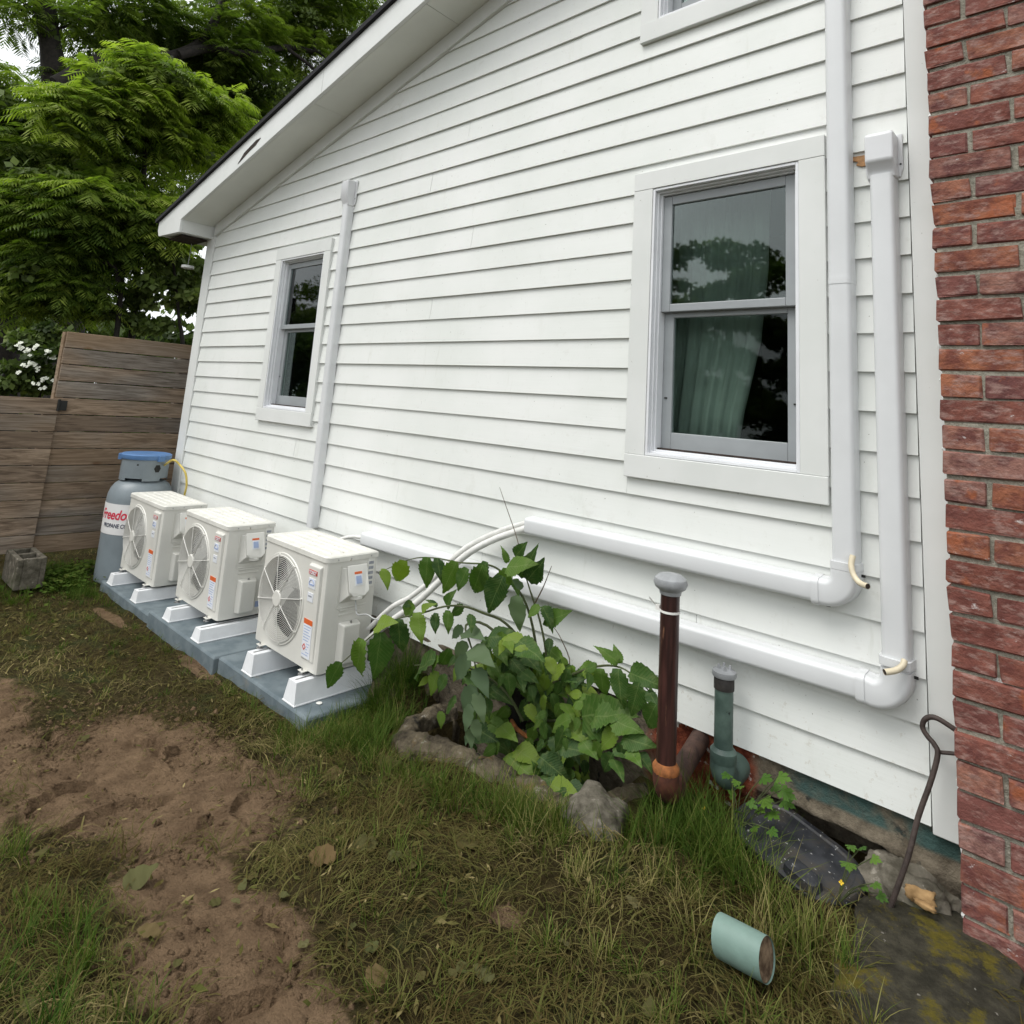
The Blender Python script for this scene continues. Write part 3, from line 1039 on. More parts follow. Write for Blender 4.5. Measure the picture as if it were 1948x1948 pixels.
def air_conditioner(xl, xr, yf, zb, H, label):
    W = xr - xl
    root = thing('air_conditioner', label, 'air conditioner', ((xl + xr) / 2, yf, zb), 'heat pump outdoor units along the wall')
    D = .313
    cx, cz, R = xl + .233 - (xl + xr) / 2, .270, .222
    ch = .022
    mb = MB()
    disc_hole_panel(mb, W - 2 * ch, H, cx, cz, R, 0.0)
    out = [(W / 2 - ch, 0), (W / 2 - ch * .3, ch * .3), (W / 2, ch), (W / 2, D), (-W / 2, D), (-W / 2, ch), (-W / 2 + ch * .3, ch * .3), (-W / 2 + ch, 0)]
    mb.loft([[(x, y, 0) for x, y in out], [(x, y, H) for x, y in out]], cap=False, close=False)
    o = len(mb.v)
    mb.v += [(x, y, 0.0) for x, y in out]
    mb.f.append(tuple(o + i for i in range(len(out))))
    mb.m.append(0)
    mb.build('casing', M['cream'], root, True)
    # recessed ring round the fan, shroud and dark back
    mb = MB()
    n = 48
    rr = [(R + .016, -.001), (R + .012, -.006), (R, -.005), (R - .003, .02), (R - .004, .075)]
    mb.loft([[(cx + r * math.cos(2 * math.pi * i / n), y, cz + r * math.sin(2 * math.pi * i / n)) for i in range(n)] for r, y in rr], cap=False)
    mb.build('fan_shroud', M['cream'], root, True)
    mb = MB()
    mb.loft([[(cx + r * math.cos(2 * math.pi * i / n), y, cz + r * math.sin(2 * math.pi * i / n)) for i in range(n)] for r, y in ((R - .004, .075), (R - .006, .15), (.01, .15))], cap=False)
    mb.build('fan_cavity', M['cavity'], root)
    for q in range(3):
        mb = MB()
        a0 = math.radians(38 + 120 * q)
        V = []
        for i in range(9):
            for j in range(6):
                r = .045 + (R - .055) * j / 5
                a = a0 + math.radians(72) * (i / 8) * (1 - .12 * j / 5) + .25 * (j / 5) ** 2
                V.append((cx + r * math.cos(a), .105 - .055 * i / 8, cz + r * math.sin(a)))
        mb.add(V, [(i * 6 + j, i * 6 + j + 1, (i + 1) * 6 + j + 1, (i + 1) * 6 + j) for i in range(8) for j in range(5)])
        mb.build('fan_blade', M['fan'], root, True)
    # wire guard
    mb = MB()
    for q in range(19):
        r = .045 + (R - .052) * q / 18
        ring_tube(mb, cx, cz, -.012 - .008 * (1 - (r / R) ** 2), r, .0013, 40, 4)
    ring_tube(mb, cx, cz, -.008, R - .002, .003, 48, 6)
    for q in range(8):
        a = math.radians(12 + 45 * q)
        p = [(cx + r * math.cos(a), -.016 - .008 * (1 - (r / R) ** 2), cz + r * math.sin(a)) for r in (.04, .10, .16, R - .002)]
        mb.tube(p, .0021, 5)
        e = (cx + (R + .003) * math.cos(a), -.010, cz + (R + .003) * math.sin(a))
        mb.tube([(e[0], .0, e[2]), (e[0], -.013, e[2])], .005, 6)
    mb.build('wire_guard', M['ivory'], root, True)
    MB().loft([[(cx + r * math.cos(2 * math.pi * i / 24), y, cz + r * math.sin(2 * math.pi * i / 24)) for i in range(24)] for r, y in ((.043, -.014), (.043, -.024), (.038, -.028))]).build('guard_hub', M['cream'], root, True)
    # top lid with pressed ribs
    lo = [(W / 2 - ch, -.006), (W / 2 - ch * .3, ch * .3 - .004), (W / 2 + .005, ch), (W / 2 + .005, D + .005), (-W / 2 - .005, D + .005), (-W / 2 - .005, ch), (-W / 2 - .003 + ch * .3, ch * .3 - .004), (-W / 2 + ch, -.006)]
    s2 = [((x * .985), y * .97 + .005) for x, y in lo]
    mb = MB().loft([[(x, y, H - .018) for x, y in lo], [(x, y, H + .006) for x, y in lo], [(x, y, H + .012) for x, y in s2]])
    mb.build('top_lid', M['cream_lid'], root, True)
    for q in range(5):
        yy = .045 + .055 * q
        MB().hexa([(-W / 2 + .05, yy, H + .012), (W / 2 - .05, yy, H + .012), (W / 2 - .05, yy + .03, H + .012), (-W / 2 + .05, yy + .03, H + .012),
                   (-W / 2 + .06, yy + .006, H + .017), (W / 2 - .06, yy + .006, H + .017), (W / 2 - .06, yy + .024, H + .017), (-W / 2 + .06, yy + .024, H + .017)]).build('lid_rib', M['cream_lid'], root)
    for xx, yy in ((W / 2 + .005, .06), (W / 2 + .005, .14), (W / 2 + .005, .27)):
        MB().tube([(xx, yy, H - .006), (xx + .003, yy, H - .006)], .004, 8).build('screw', M['metal'], root)
    # raised badge strip
    bx0, bx1 = W / 2 - .150, W / 2 - .034
    mb = MB().hexa([(bx0, 0, .04), (bx1, 0, .04), (bx1, .002, H - .045), (bx0, .002, H - .045), (bx0 + .004, -.004, .046), (bx1 - .006, -.004, .046), (bx1 - .006, -.015, H - .055), (bx0 + .004, -.015, H - .055)])
    # (front is -y: swap so the strip is a wedge swelling towards its top)
    mb = MB()
    mb.v = []
    mb.loft([[(bx0, .001, .04), (bx1, .001, .04), (bx1, .001, H - .040), (bx0, .001, H - .040)], [(bx0 + .003, -.006, .05), (bx1 - .005, -.006, .05), (bx1 - .005, -.016, H - .050), (bx0 + .003, -.016, H - .050)]])
    mb.build('badge_strip', M['cream'], root, bevel=.004)
    yb = lambda z: -.0085 - .010 * (z - .05) / (H - .1)

    def plate(name, x0, x1, z0, z1, mat, parent=root, lift=.0):
        return MB().hexa([(x0, yb(z0) - lift, z0), (x1, yb(z0) - lift, z0), (x1, yb(z0) + .004, z0), (x0, yb(z0) + .004, z0), (x0, yb(z1) - lift, z1), (x1, yb(z1) - lift, z1), (x1, yb(z1) + .004, z1), (x0, yb(z1) + .004, z1)]).build(name, mat, parent)
    sx0 = bx0 + .012
    br = plate('brand_badge', sx0, sx0 + .078, H - .092, H - .070, M['red'])
    tm = text_mesh('TOSOT', .0235, 0, .0008, .0003)
    tc = co_array(tm)
    wdt = tc[:, 0].max() - tc[:, 0].min()
    tm.transform(Matrix.Translation((sx0 + .039, yb(H - .081) - .0011, H - .0893)) @ Matrix.Rotation(math.pi / 2, 4, 'X') @ Matrix.Diagonal((.070 / wdt, 1, 1, 1)) @ Matrix.Translation((-tc[:, 0].min() - wdt / 2, 0, 0)))
    tm.materials.append(M['paper'])
    link('lettering', tm, br)
    st = plate('energy_sticker', sx0 + .004, sx0 + .068, H - .160, H - .110, M['paper'])
    mb = MB()
    pp = [(sx0 + .036 + .024 * math.cos(a), yb(H - .135) - .001, H - .142 + .026 * math.sin(a)) for a in [math.pi * i / 8 for i in range(9)]]
    mb.tube(pp, .0022, 5)
    mb.box(sx0 + .014, sx0 + .054, yb(H - .14) - .0016, yb(H - .14), H - .146, H - .138)
    mb.build('energy_mark', M['blueprint'], st)
    st = plate('white_sticker', sx0 + .006, sx0 + .058, H - .226, H - .182, M['paper'])
    MB().box(sx0 + .014, sx0 + .046, yb(H - .2) - .001, yb(H - .2), H - .203, H - .196).build('sticker_print', M['greyprint'], st)
    st = plate('warning_sticker', sx0 - .004, sx0 + .074, .055, .215, M['paper'])
    plate('warning_header', sx0 - .004, sx0 + .074, .2155, .240, M['orange'], st)
    mb = MB()
    for q in range(11):
        z = .205 - q * .0135
        if z > .060:
            x1 = sx0 + (.066 if q < 5 else .066)
            x0 = sx0 + (.002 if q < 6 or q > 9 else .036)
            mb.box(x0, x1 - .008 * (q % 3), yb(z) - .0006, yb(z), z - .0018, z + .0018)
    mb.build('sticker_print', M['blueprint'], st)
    dm = [(sx0 + .018, .122), (sx0 + .034, .105), (sx0 + .018, .088), (sx0 + .002, .105)]
    di = [(sx0 + .018 + (x - sx0 - .018) * .6, .105 + (z - .105) * .6) for x, z in dm]
    mb = MB()
    for i in range(4):
        j = (i + 1) % 4
        mb.prism_y([dm[i], dm[j], di[j], di[i]], yb(.1) - .0012, yb(.1))
    mb.build('hazard_diamond', M['red'], st)
    # right-hand side: pressed panel, electrical cover, louvres, valve cover, data plate
    xs = W / 2
    fr = MB()
    for a in ((.088, .092, .30, .535), (.262, .266, .30, .535)):
        pass
    mb = MB().box(xs - .001, xs + .003, .075, .085, .30, H - .04)
    mb.box(xs - .001, xs + .003, .085, .265, .296, .306)
    mb.build('side_rib', M['cream'], root, bevel=.002)
    mb = MB()
    mb.loft([[(xs, .092, H - .050), (xs, .250, H - .050), (xs, .250, .325), (xs, .092, .325)], [(xs + .012, .110, H - .052), (xs + .012, .236, H - .052), (xs + .052, .236, .372), (xs + .052, .110, .372)]])
    mb.build('cover_hood', M['cream'], root, bevel=.004)
    cv = MB()
    cv.loft([[(xs + .013, .112, H - .040), (xs + .013, .236, H - .040), (xs + .054, .236, .39), (xs + .054, .210, .365), (xs + .054, .138, .365), (xs + .054, .112, .39)],
             [(xs + .020, .112, H - .040), (xs + .020, .236, H - .040), (xs + .062, .236, .39), (xs + .062, .210, .365), (xs + .062, .138, .365), (xs + .062, .112, .39)]])
    ec = cv.build('electrical_cover', M['ivory'], root, bevel=.003)
    MB().box(xs + .043, xs + .0455, .150, .195, .425, .478).build('cover_sticker', M['paper'], root).rotation_euler = (0, 0, 0)
    k2 = bpy.data.objects[COL.objects[-1].name]
    sh = (xs + .020, xs + .062)
    fx = lambda z: xs + .020 + (.042) * ((H - .040) - z) / ((H - .040) - .39) + .0006

    def side_plate(name, y0, y1, z0, z1, mat, parent):
        return MB().hexa([(fx(z0) - .003, y0, z0), (fx(z0), y0, z0), (fx(z0), y1, z0), (fx(z0) - .003, y1, z0), (fx(z1) - .003, y0, z1), (fx(z1), y0, z1), (fx(z1), y1, z1), (fx(z1) - .003, y1, z1)]).build(name, mat, parent)
    bpy.data.objects.remove(k2)
    st = side_plate('cover_sticker', .150, .197, .418, .470, M['paper'], ec)
    side_plate('sticker_header', .150, .197, .4705, .482, M['orange'], ec)
    MB().hexa([(fx(.42) - .002, .157, .427), (fx(.42) + .0006, .157, .427), (fx(.42) + .0006, .190, .427), (fx(.42) - .002, .190, .427), (fx(.46) - .002, .157, .462), (fx(.462) + .0006, .157, .462), (fx(.462) + .0006, .190, .462), (fx(.46) - .002, .190, .462)]).build('sticker_print', M['blueprint'], ec)
    MB().lathe([(.034, 0), (.034, .014), (.028, .018)], (0, 0, 0), 20).build('cable_lip', M['ivory'], root, True).matrix_local = Matrix.Translation((xs + .034, .174, .350)) @ Matrix.Diagonal((.9, 1, 1, 1))
    for q in range(2):
        MB().box(xs - .001, xs + .004, .098, .235, .262 + .022 * q, .272 + .022 * q).build('louvre', M['cream'], root, bevel=.002)
    MB().loft([[(xs, .098, .235), (xs, .222, .235), (xs, .222, .03), (xs, .098, .03)], [(xs + .046, .112, .225), (xs + .046, .212, .225), (xs + .046, .212, .035), (xs + .046, .112, .035)]]).build('valve_cover', M['cream'], root, bevel=.008, seg=3)
    MB().tube([(xs + .03, .160, .230), (xs + .03, .160, .240)], .006, 8).build('screw', M['metal'], root)
    dp = MB().box(xs - .001, xs + .0015, .255, .300, H - .165, H - .02).build('data_plate', M['ivory'], root)
    mb = MB()
    for q in range(5):
        mb.box(xs + .001, xs + .0022, .262, .293, H - .155 + .026 * q, H - .140 + .026 * q)
    mb.build('plate_print', M['greyprint'], dp)
    dp = MB().box(xs - .001, xs + .0015, .235, .285, .03, .085).build('data_plate', M['ivory'], root)
    MB().box(xs + .001, xs + .002, .240, .280, .045, .080).build('plate_print', M['blueprint'], dp)
    # feet
    for xx in (-W / 2 + .11, W / 2 - .10):
        for yy in (-.018, D + .005):
            mb = MB().tube([(xx, yy, -.021), (xx, yy, .012)], .005, 8)
            mb.tube([(xx, yy, -.010), (xx, yy, -.005)], .011, 6)
            mb.tube([(xx, yy, -.0205), (xx, yy, -.016)], .019, 12)
            mb.build('mounting_bolt', M['metal'], root)
        MB().box(xx - .022, xx + .022, -.030, D + .02, -.004, -.0005).build('mounting_foot', M['cream'], root)
    return root


air_conditioner(-3.668, -3.017, -.45, .160, .553, 'cream outdoor unit nearest the leafy sapling')
air_conditioner(-4.805, -4.140, -.45, .124, .553, 'cream outdoor unit in the middle of the three')
air_conditioner(-5.900, -5.185, -.45, .084, .556, 'cream outdoor unit standing next to the propane tank')
tube_thing('control_cable', [Vector((-2.985, -.276, .50)), Vector((-2.965, -.285, .475)), Vector((-2.945, -.285, .44))] + hzp([(270, 742, -.27), (310, 765, -.26), (370, 772, -.24)]), .0035, M['wire'], 'thin grey cable drooping from the nearest unit electrical cover', 'cable')

for xl, xr, y0, z, lb in ((-3.835, -2.887, -.560, .035, 'grey blue equipment pad under the nearest unit'), (-4.853, -3.841, -.585, .033, 'grey blue equipment pad under the middle unit'), (-5.925, -4.859, -.560, -.014, 'grey blue equipment pad under the unit by the tank')):
    mb = MB()
    o8 = .03
    top = [(xl + .008, y0 + .008), (xr - .008, y0 + .008), (xr - .008, -.06), (xl + .008, -.06)]
    bot = [(xl, y0), (xr, y0), (xr, -.052), (xl, -.052)]
    mb.loft([[(x, y, z - .14) for x, y in bot], [(x, y, z - .012) for x, y in bot], [(x, y, z) for x, y in top]])
    tag(mb.build('equipment_pad', M['pad'], bevel=.006), lb, 'equipment pad', 'grey pads under the units')
for xc, z, zt, y0, lb in ((-3.080, .0355, .139, -.553, 'white riser block at the sapling end of the row'), (-3.522, .0355, .139, -.553, 'white riser block under the fan side of the nearest unit'),
                          (-4.140, .0335, .104, -.575, 'white riser block under the middle unit on its sapling side'), (-4.592, .0335, .104, -.575, 'white riser block under the fan side of the middle unit'),
                          (-5.245, -.0135, .064, -.552, 'white riser block under the farthest unit away from the tank'), (-5.765, -.0135, .064, -.552, 'white riser block closest to the propane tank')):
    mb = MB()
    b, t = .054, .036
    mb.loft([[(xc - b - .004, y0, z), (xc + b + .004, y0, z), (xc + b + .004, -.075, z), (xc - b - .004, -.075, z)], [(xc - b - .004, y0, z + .006), (xc + b + .004, y0, z + .006), (xc + b + .004, -.075, z + .006), (xc - b - .004, -.075, z + .006)],
             [(xc - b, y0 + .003, z + .007), (xc + b, y0 + .003, z + .007), (xc + b, -.078, z + .007), (xc - b, -.078, z + .007)], [(xc - t, y0 + .014, zt), (xc + t, y0 + .014, zt), (xc + t, -.09, zt), (xc - t, -.09, zt)]])
    root = tag(mb.build('riser_block', M['block'], bevel=.005), lb, 'riser block', 'white blocks carrying the units')
    MB().box(xc - .006, xc + .006, y0 + .03, -.10, zt - .004, zt + .0012).build('slot', M['metal'], root)
tag(MB().lathe([(.013, 0), (.016, .004), (.006, .007)], tuple(at_z(450 + .16563 * 948, 1250 + .16563 * 535, .036)), 10).build('white_pebble', M['tie'], smooth=True), 'small white disc lying on the pad corner by the sapling', 'pebble')

# ------------------------------------------------------------------ fence and gate
fence = thing('board_fence', 'tall weathered horizontal board fence meeting the house corner', 'fence', (-6.7, -.905, 0))
bh = .1442
for i in range(13):
    z = .062 + bh * i
    MB().box(-.012 + random.uniform(-.003, .003), .012 + random.uniform(-.003, .003), random.uniform(-.004, .004), 1.25, z + .003, z + bh - .0045).build('fence_board', M['fence'], fence, bevel=.003, seg=1)
MB().box(-.10, -.014, -.012, .06, -.1, 1.93).build('fence_post', M['fence'], fence)
MB().box(-.10, -.014, 1.0, 1.09, -.1, 1.93).build('fence_post', M['fence'], fence)
gate = thing('board_gate', 'lower weathered board gate beside the tall fence panel', 'gate', (-6.66, -.882, 0))
for i in range(9):
    z = 1.352 - .1405 * (i + 1)
    MB().box(-.012 + random.uniform(-.003, .003), .012, -1.6, random.uniform(-.003, .003), z + .003, z + .1405 - .0045).build('gate_board', M['fence'], gate, bevel=.003, seg=1)
mb = MB().box(-.06, -.014, -.10, -.01, .1, 1.34)
mb.build('gate_frame', M['fence'], gate)
hp = at_x(117, 771, -6.64)
mb = MB().box(-6.688, -6.648, hp.y - .02, hp.y + .045, hp.z - .045, hp.z + .04)
mb.tube([(-6.645, hp.y - .02, hp.z - .05), (-6.645, hp.y - .02, hp.z + .05)], .012, 8)
tag(mb.build('gate_hinge', M['dark'], bevel=.004), 'black metal hinge between the gate and the tall fence', 'hinge')

# ------------------------------------------------------------------ propane tank
TX, TY, TR = -6.17, -.277, .252
tk = thing('propane_tank', 'grey upright propane tank with blue lid and white label', 'gas tank', (TX, TY, -.10))
MB().lathe([(TR * .9, 0), (TR, .02), (TR, .66), (TR * .985, .70), (TR * .93, .745), (TR * .83, .785), (TR * .70, .81), (TR * .5, .825), (.01, .83)], n=48).build('tank_body', M['tank'], tk, True)
mb = MB()
n = 48
for z0, z1, skip in ((.822, .842, True), (.842, 1.005, False)):
    for i in range(n):
        a0, a1 = 2 * math.pi * i / n, 2 * math.pi * (i + 1) / n
        if skip and (i % 12) in (3, 4, 5, 6, 7, 8):
            continue
        for r0, r1 in ((.186, .180),):
            mb.hexa([(r1 * math.cos(a0), r1 * math.sin(a0), z0), (r0 * math.cos(a0), r0 * math.sin(a0), z0), (r0 * math.cos(a1), r0 * math.sin(a1), z0), (r1 * math.cos(a1), r1 * math.sin(a1), z0),
                     (r1 * math.cos(a0), r1 * math.sin(a0), z1), (r0 * math.cos(a0), r0 * math.sin(a0), z1), (r0 * math.cos(a1), r0 * math.sin(a1), z1), (r1 * math.cos(a1), r1 * math.sin(a1), z1)])
mb.build('collar', M['tank'], tk)
av = math.atan2(-2.5 - TY, 0 - TX)
for da, zz, hw, hh in ((.55, .925, .16, .030), (-.30, .955, .05, .006)):
    a = av + da
    pts = [(-hw, 0), (-hw * .5, -hh), (hw * .5, -hh), (hw, 0), (hw * .5, hh), (-hw * .5, hh)]
    mb = MB().loft([[(r * math.cos(a + u), r * math.sin(a + u), zz + v) for u, v in pts] for r in (.184, .1875)])
    mb.build('collar_opening', M['dark'], tk)
lid = MB().lathe([(.194, .995), (.199, 1.005), (.199, 1.030), (.185, 1.038), (.16, 1.034), (.01, 1.030)], n=48)
for da in (.62, 2.7, 4.8):
    a = av + da
    p = lambda r, u, z: (r * math.cos(a + u), r * math.sin(a + u), z)
    lid.hexa([p(.19, -.16, .985), p(.215, -.12, .985), p(.215, .12, .985), p(.19, .16, .985), p(.19, -.16, 1.034), p(.215, -.12, 1.03), p(.215, .12, 1.03), p(.19, .16, 1.034)])
lid.build('tank_lid', M['tanklid'], tk, True)
MB().lathe([(TR + .0022, .400), (TR + .0022, .640)], n=64, cap=False).build('label_band', M['tanklabel'], tk, True)


def wrap_text(body, size, z, a0, mat, shear=0, off=0.0, sx=1.0):
    tm = text_mesh(body, size, shear, off)
    v = co_array(tm).copy()
    r = TR + .0036
    a = a0 + v[:, 0] * sx / r
    v2 = np.stack([r * np.cos(a), r * np.sin(a), z + v[:, 1]], -1).astype(np.float32)
    tm.vertices.foreach_set('co', v2.ravel())
    tm.materials.append(mat)
    tm.update()
    link('lettering', tm, tk)


wrap_text('Freedom', .108, .520, av - 1.36, M['crimson'], .25, .0026, .86)
wrap_text('PROPANE COMPANY', .044, .455, av - 1.15, M['navy'], .12, .0012, .86)
ks = 1948 / 1932
tube_thing('gas_hose', [Vector((TX + .15, TY + .10, .85))] + [at_y(px * ks, py * ks, y) for px, py, y in ((327, 868, -.20), (340, 878, -.16), (350, 893, -.14), (352, 915, -.12), (348, 935, -.10), (346, 960, -.10))], .0085, M['yellow'],
           'yellow gas hose looping from the propane tank to the wall', 'hose')

# hollow concrete block by the gate
cb = thing('concrete_block', 'old hollow concrete block lying by the gate', 'concrete block', (-6.30, -1.0, -.06))
mb = MB()
bw, bd, bhh = .40, .19, .22
for x0, x1, y0, y1 in ((-.2, .2, -.095, -.058), (-.2, .2, .058, .095), (-.2, -.162, -.058, .058), (.162, .2, -.058, .058), (-.018, .018, -.058, .058)):
    mb.box(x0, x1, y0, y1, 0, bhh)
mb.box(-.162, .162, -.058, .058, 0, .06)
mb.build('block_body', M['concrete'], cb, bevel=.006)

# ------------------------------------------------------------------ hanging feeder under the eave
fp = at_x(357, 508, -6.45)
hf = thing('hanging_feeder', 'small white dish hanging on a wire below the eave', 'feeder', tuple(fp))
MB().lathe([(.052, -.014), (.056, -.010), (.056, .012), (.050, .014), (.02, .016)], n=24).build('dish', M['trim'], hf, True)
MB().tube([(0, 0, .015), (.004, .002, .2), (0, .0, max(.3, 2.9 - fp.z))], .0028, 6).build('wire', M['wire'], hf)

# ------------------------------------------------------------------ chimney of brick
ch_ = thing('brick_chimney', 'red brick chimney standing against the white wall', 'chimney', (-.385, -.12, .0))
MB().box(.008, .505, .009, .128, -.2, 3.7).build('mortar', M['mortar'], ch_)


def brick_mesh(L, D, Hh, seed):
    rs = random.Random(seed)
    c = .0042
    V = []
    import itertools
    xs_, ys_, zs_ = (0, L), (0, D), (0, Hh)
    mb = MB()
    idx = {}
    for sx in (0, 1):
        for sy in (0, 1):
            for sz in (0, 1):
                for ax in range(3):
                    p = [xs_[sx], ys_[sy], zs_[sz]]
                    for q in range(3):
                        if q != ax:
                            cc = c * rs.uniform(.5, 1.5)
                            p[q] += cc if (sx, sy, sz)[q] == 0 else -cc
                    p = [a + rs.uniform(-.0026, .0026) for a in p]
                    idx[(sx, sy, sz, ax)] = len(mb.v)
                    mb.v.append(tuple(p))
    f = []
    for ax in range(3):
        o = [q for q in range(3) if q != ax]
        for s in (0, 1):
            quad = []
            for a, b in ((0, 0), (1, 0), (1, 1), (0, 1)):
                k = [0, 0, 0]
                k[ax] = s
                k[o[0]] = a
                k[o[1]] = b
                quad.append(idx[tuple(k) + (ax,)])
            f.append(tuple(quad))
    for ax in range(3):
        o = [q for q in range(3) if q != ax]
        for a in (0, 1):
            for b in (0, 1):
                k0, k1 = [0, 0, 0], [0, 0, 0]
                k0[o[0]] = k1[o[0]] = a
                k0[o[1]] = k1[o[1]] = b
                k1[ax] = 1
                f.append((idx[tuple(k0) + (o[0],)], idx[tuple(k1) + (o[0],)], idx[tuple(k1) + (o[1],)], idx[tuple(k0) + (o[1],)]))
    for sx in (0, 1):
        for sy in (0, 1):
            for sz in (0, 1):
                f.append(tuple(idx[(sx, sy, sz, ax)] for ax in range(3)))
    mb.f = f
    mb.m = [0] * len(f)
    o = mb.build('brick', M['brick'])
    me = o.data
    bpy.data.objects.remove(o)
    return me


LS, LH, BD, BH, PITCH = .2095, .1025, .098, .0660, .0765
bm_s = [brick_mesh(LS, BD, BH, i) for i in range(6)]
bm_h = [brick_mesh(LH, BD, BH, 50 + i) for i in range(5)]
for i in range(48):
    z = -.155 + PITCH * i + .003
    x = 0.0
    seq = ('h', 's', 's') if i % 2 == 0 else ('s', 's', 'h')
    for q in seq:
        me = random.choice(bm_s if q == 's' else bm_h)
        o = bpy.data.objects.new('brick', me)
        COL.objects.link(o)
        o.parent = ch_
        o.location = (x + random.uniform(-.003, .003), random.uniform(-.004, .004), z + random.uniform(-.0025, .0025))
        o.rotation_euler = (0, random.uniform(-.008, .008), random.uniform(-.012, .012))
        x += (LS if q == 's' else LH) + .011
cp = []
for i in range(160):
    cp.append(Vector((random.uniform(-.006, .005), .075 + random.uniform(-.004, .004), .12 + i * .021)))
MB().tube(cp, [random.uniform(.002, .009) if random.random() < .6 else .0012 for _ in cp], 6).build('caulk_bead', M['trim'], ch_, True)
p1 = [at_y(1648 + .15940 * x, 1640 + .15940 * y, -.135) for x, y in ((1400, 1120), (1470, 1150), (1520, 1200), (1545, 1290), (1552, 1370))]
tube_thing('twig', p1, .0017, M['tie'], 'thin pale straw stuck to the lower brickwork', 'straw')

# ------------------------------------------------------------------ pipes by the wall
vp = thing('vent_pipe', 'tall dark brown vent pipe with grey mushroom cap', 'vent pipe', (-1.165, -.30, .36))
MB().lathe([(.0325, .05), (.0325, .62)], n=24).build('pipe', M['brownpipe'], vp, True)
MB().lathe([(.036, .600), (.038, .612), (.052, .622), (.058, .636), (.054, .652), (.038, .664), (.012, .669)], n=28).build('vent_cap', M['greycap'], vp, True)
MB().lathe([(.0415, .040), (.0440, .048), (.0440, .060), (.0335, .074)], n=24).build('rusty_collar', M['rust'], vp, True)
el = [Vector((0, 0, .05)), Vector((0, .003, .015)), Vector((-.001, .020, -.012)), Vector((-.003, .048, -.022)), Vector((-.005, .075, -.018))]
MB().tube(smooth_path(el, 5), .043, 18).build('elbow', M['rustdark'], vp, True)
MB().tube([Vector((-.003, .06, -.012)), Vector((-.025, .315, .052))], .034, 18).build('branch_pipe', M['rustpipe'], vp, True)
tl = thing('zip_tie', 'white cable tie looped round the brown vent pipe', 'cable tie', (-1.165, -.30, .905))
mb = MB()
mb.lathe([(.0331, -.0035), (.0352, -.0035), (.0352, .0035), (.0331, .0035)], n=24, cap=False)
mb.build('loop', M['tie'], tl, True)
MB().box(-.048, -.033, -.014, -.004, -.004, .012).build('tie_head', M['tie'], tl)
MB().add([(-.046, -.010, .004), (-.044, -.013, .010), (-.070, -.018, .034), (-.074, -.014, .026)], [(0, 1, 2, 3)]).build('tie_tail', M['tie'], tl)
gp = thing('fill_pipe', 'short green painted pipe with a notched grey cap', 'pipe', (-1.057, -.10, .36))
MB().lathe([(.0315, .08), (.0315, .300)], n=24).build('pipe', M['greenpipe'], gp, True)
MB().lathe([(.0345, .284), (.0345, .320), (.032, .325)], n=24).build('threaded_collar', M['darkpipe'], gp, True)
mb = MB().lathe([(.039, .324), (.0415, .330), (.040, .342), (.026, .347), (.008, .348)], n=20)
for q in range(4):
    a = q * math.pi / 2 + .5
    mb.tube([(.019 * math.cos(a), .019 * math.sin(a), .345), (.019 * math.cos(a), .019 * math.sin(a), .362)], [.006, .004], 6)
mb.build('pipe_cap', M['greycap'], gp, True)
MB().lathe([(.040, .050), (.044, .058), (.044, .088), (.034, .100)], n=24).build('pipe_socket', M['greenpipe'], gp, True)
MB().tube(smooth_path([Vector((0, 0, .065)), Vector((0, .004, .025)), Vector((.004, .035, .0)), Vector((.008, .075, .006)), Vector((.010, .11, .015))], 5), .043, 18).build('elbow', M['greenpipe'], gp, True)

# offcut of pale green pipe lying in the grass
o1 = thing('pipe_offcut', 'pale green pipe offcut lying in the grass', 'pipe offcut')
zz = lambda x, y: (1148 + .41408 * x, 1200 + .41408 * y)
A, B = at_z(*zz(535, 1398), .288), at_z(*zz(752, 1512), .306)
ax = (B - A).normalized()
u = Vector((0, 0, 1)) - ax * ax.z
u.normalize()
v = ax.cross(u)
rings = []
for p, s in ((A, 1.0), (A.lerp(B, .5), 1.0), (B, .98)):
    rings.append([p + (u * math.cos(a) * .046 + v * math.sin(a) * .040) * s for a in [2 * math.pi * i / 28 for i in range(28)]])
MB().loft(rings, cap=False).build('pipe_wall', M['offcut'], o1, True)
MB().loft([[B - ax * .004 + (u * math.cos(a) * .044 + v * math.sin(a) * .038) * s for a in [2 * math.pi * i / 28 for i in range(28)]] for s in (1.0, .6)]).build('rusty_end', M['offcut_end'], o1)
MB().loft([[A + ax * .004 + (u * math.cos(a) * .044 + v * math.sin(a) * .038) * s for a in [2 * math.pi * i / 28 for i in range(28)]] for s in (1.0, .6)]).build('rusty_end', M['offcut_end'], o1)

# iron lifting rod
rz = lambda x, y: (1648 + .17595 * x, 1300 + .17595 * y)
rod = thing('iron_rod', 'rusty iron rod with a looped handle leaning by the bricks', 'iron rod')
bot = Vector((-.545, -.165, .255))
pts = [bot] + [at_y(*rz(x, y), d) for x, y, d in ((450, 1880, -.14), (560, 1450, -.115), (700, 1050, -.09), (772, 770, -.075), (735, 660, -.07), (660, 570, -.066), (610, 480, -.064), (625, 400, -.064), (690, 365, -.064), (780, 385, -.064), (960, 500, -.064), (1040, 570, -.064))]
MB().tube(smooth_path(pts, 6), .0072, 10).build('rod_shaft', M['iron'], rod, True)
MB().tube([at_y(*rz(795, 745), -.062), at_y(*rz(1030, 765), -.062)], .0055, 8).build('crossbar', M['iron'], rod, True)

# black lid set in the ground under the wall
bl = thing('black_cover', 'paint specked black plastic cover sunk below the siding', 'cover', (-.765, -.150, .262))
bl.rotation_euler = (math.radians(9), math.radians(7), math.radians(-14))


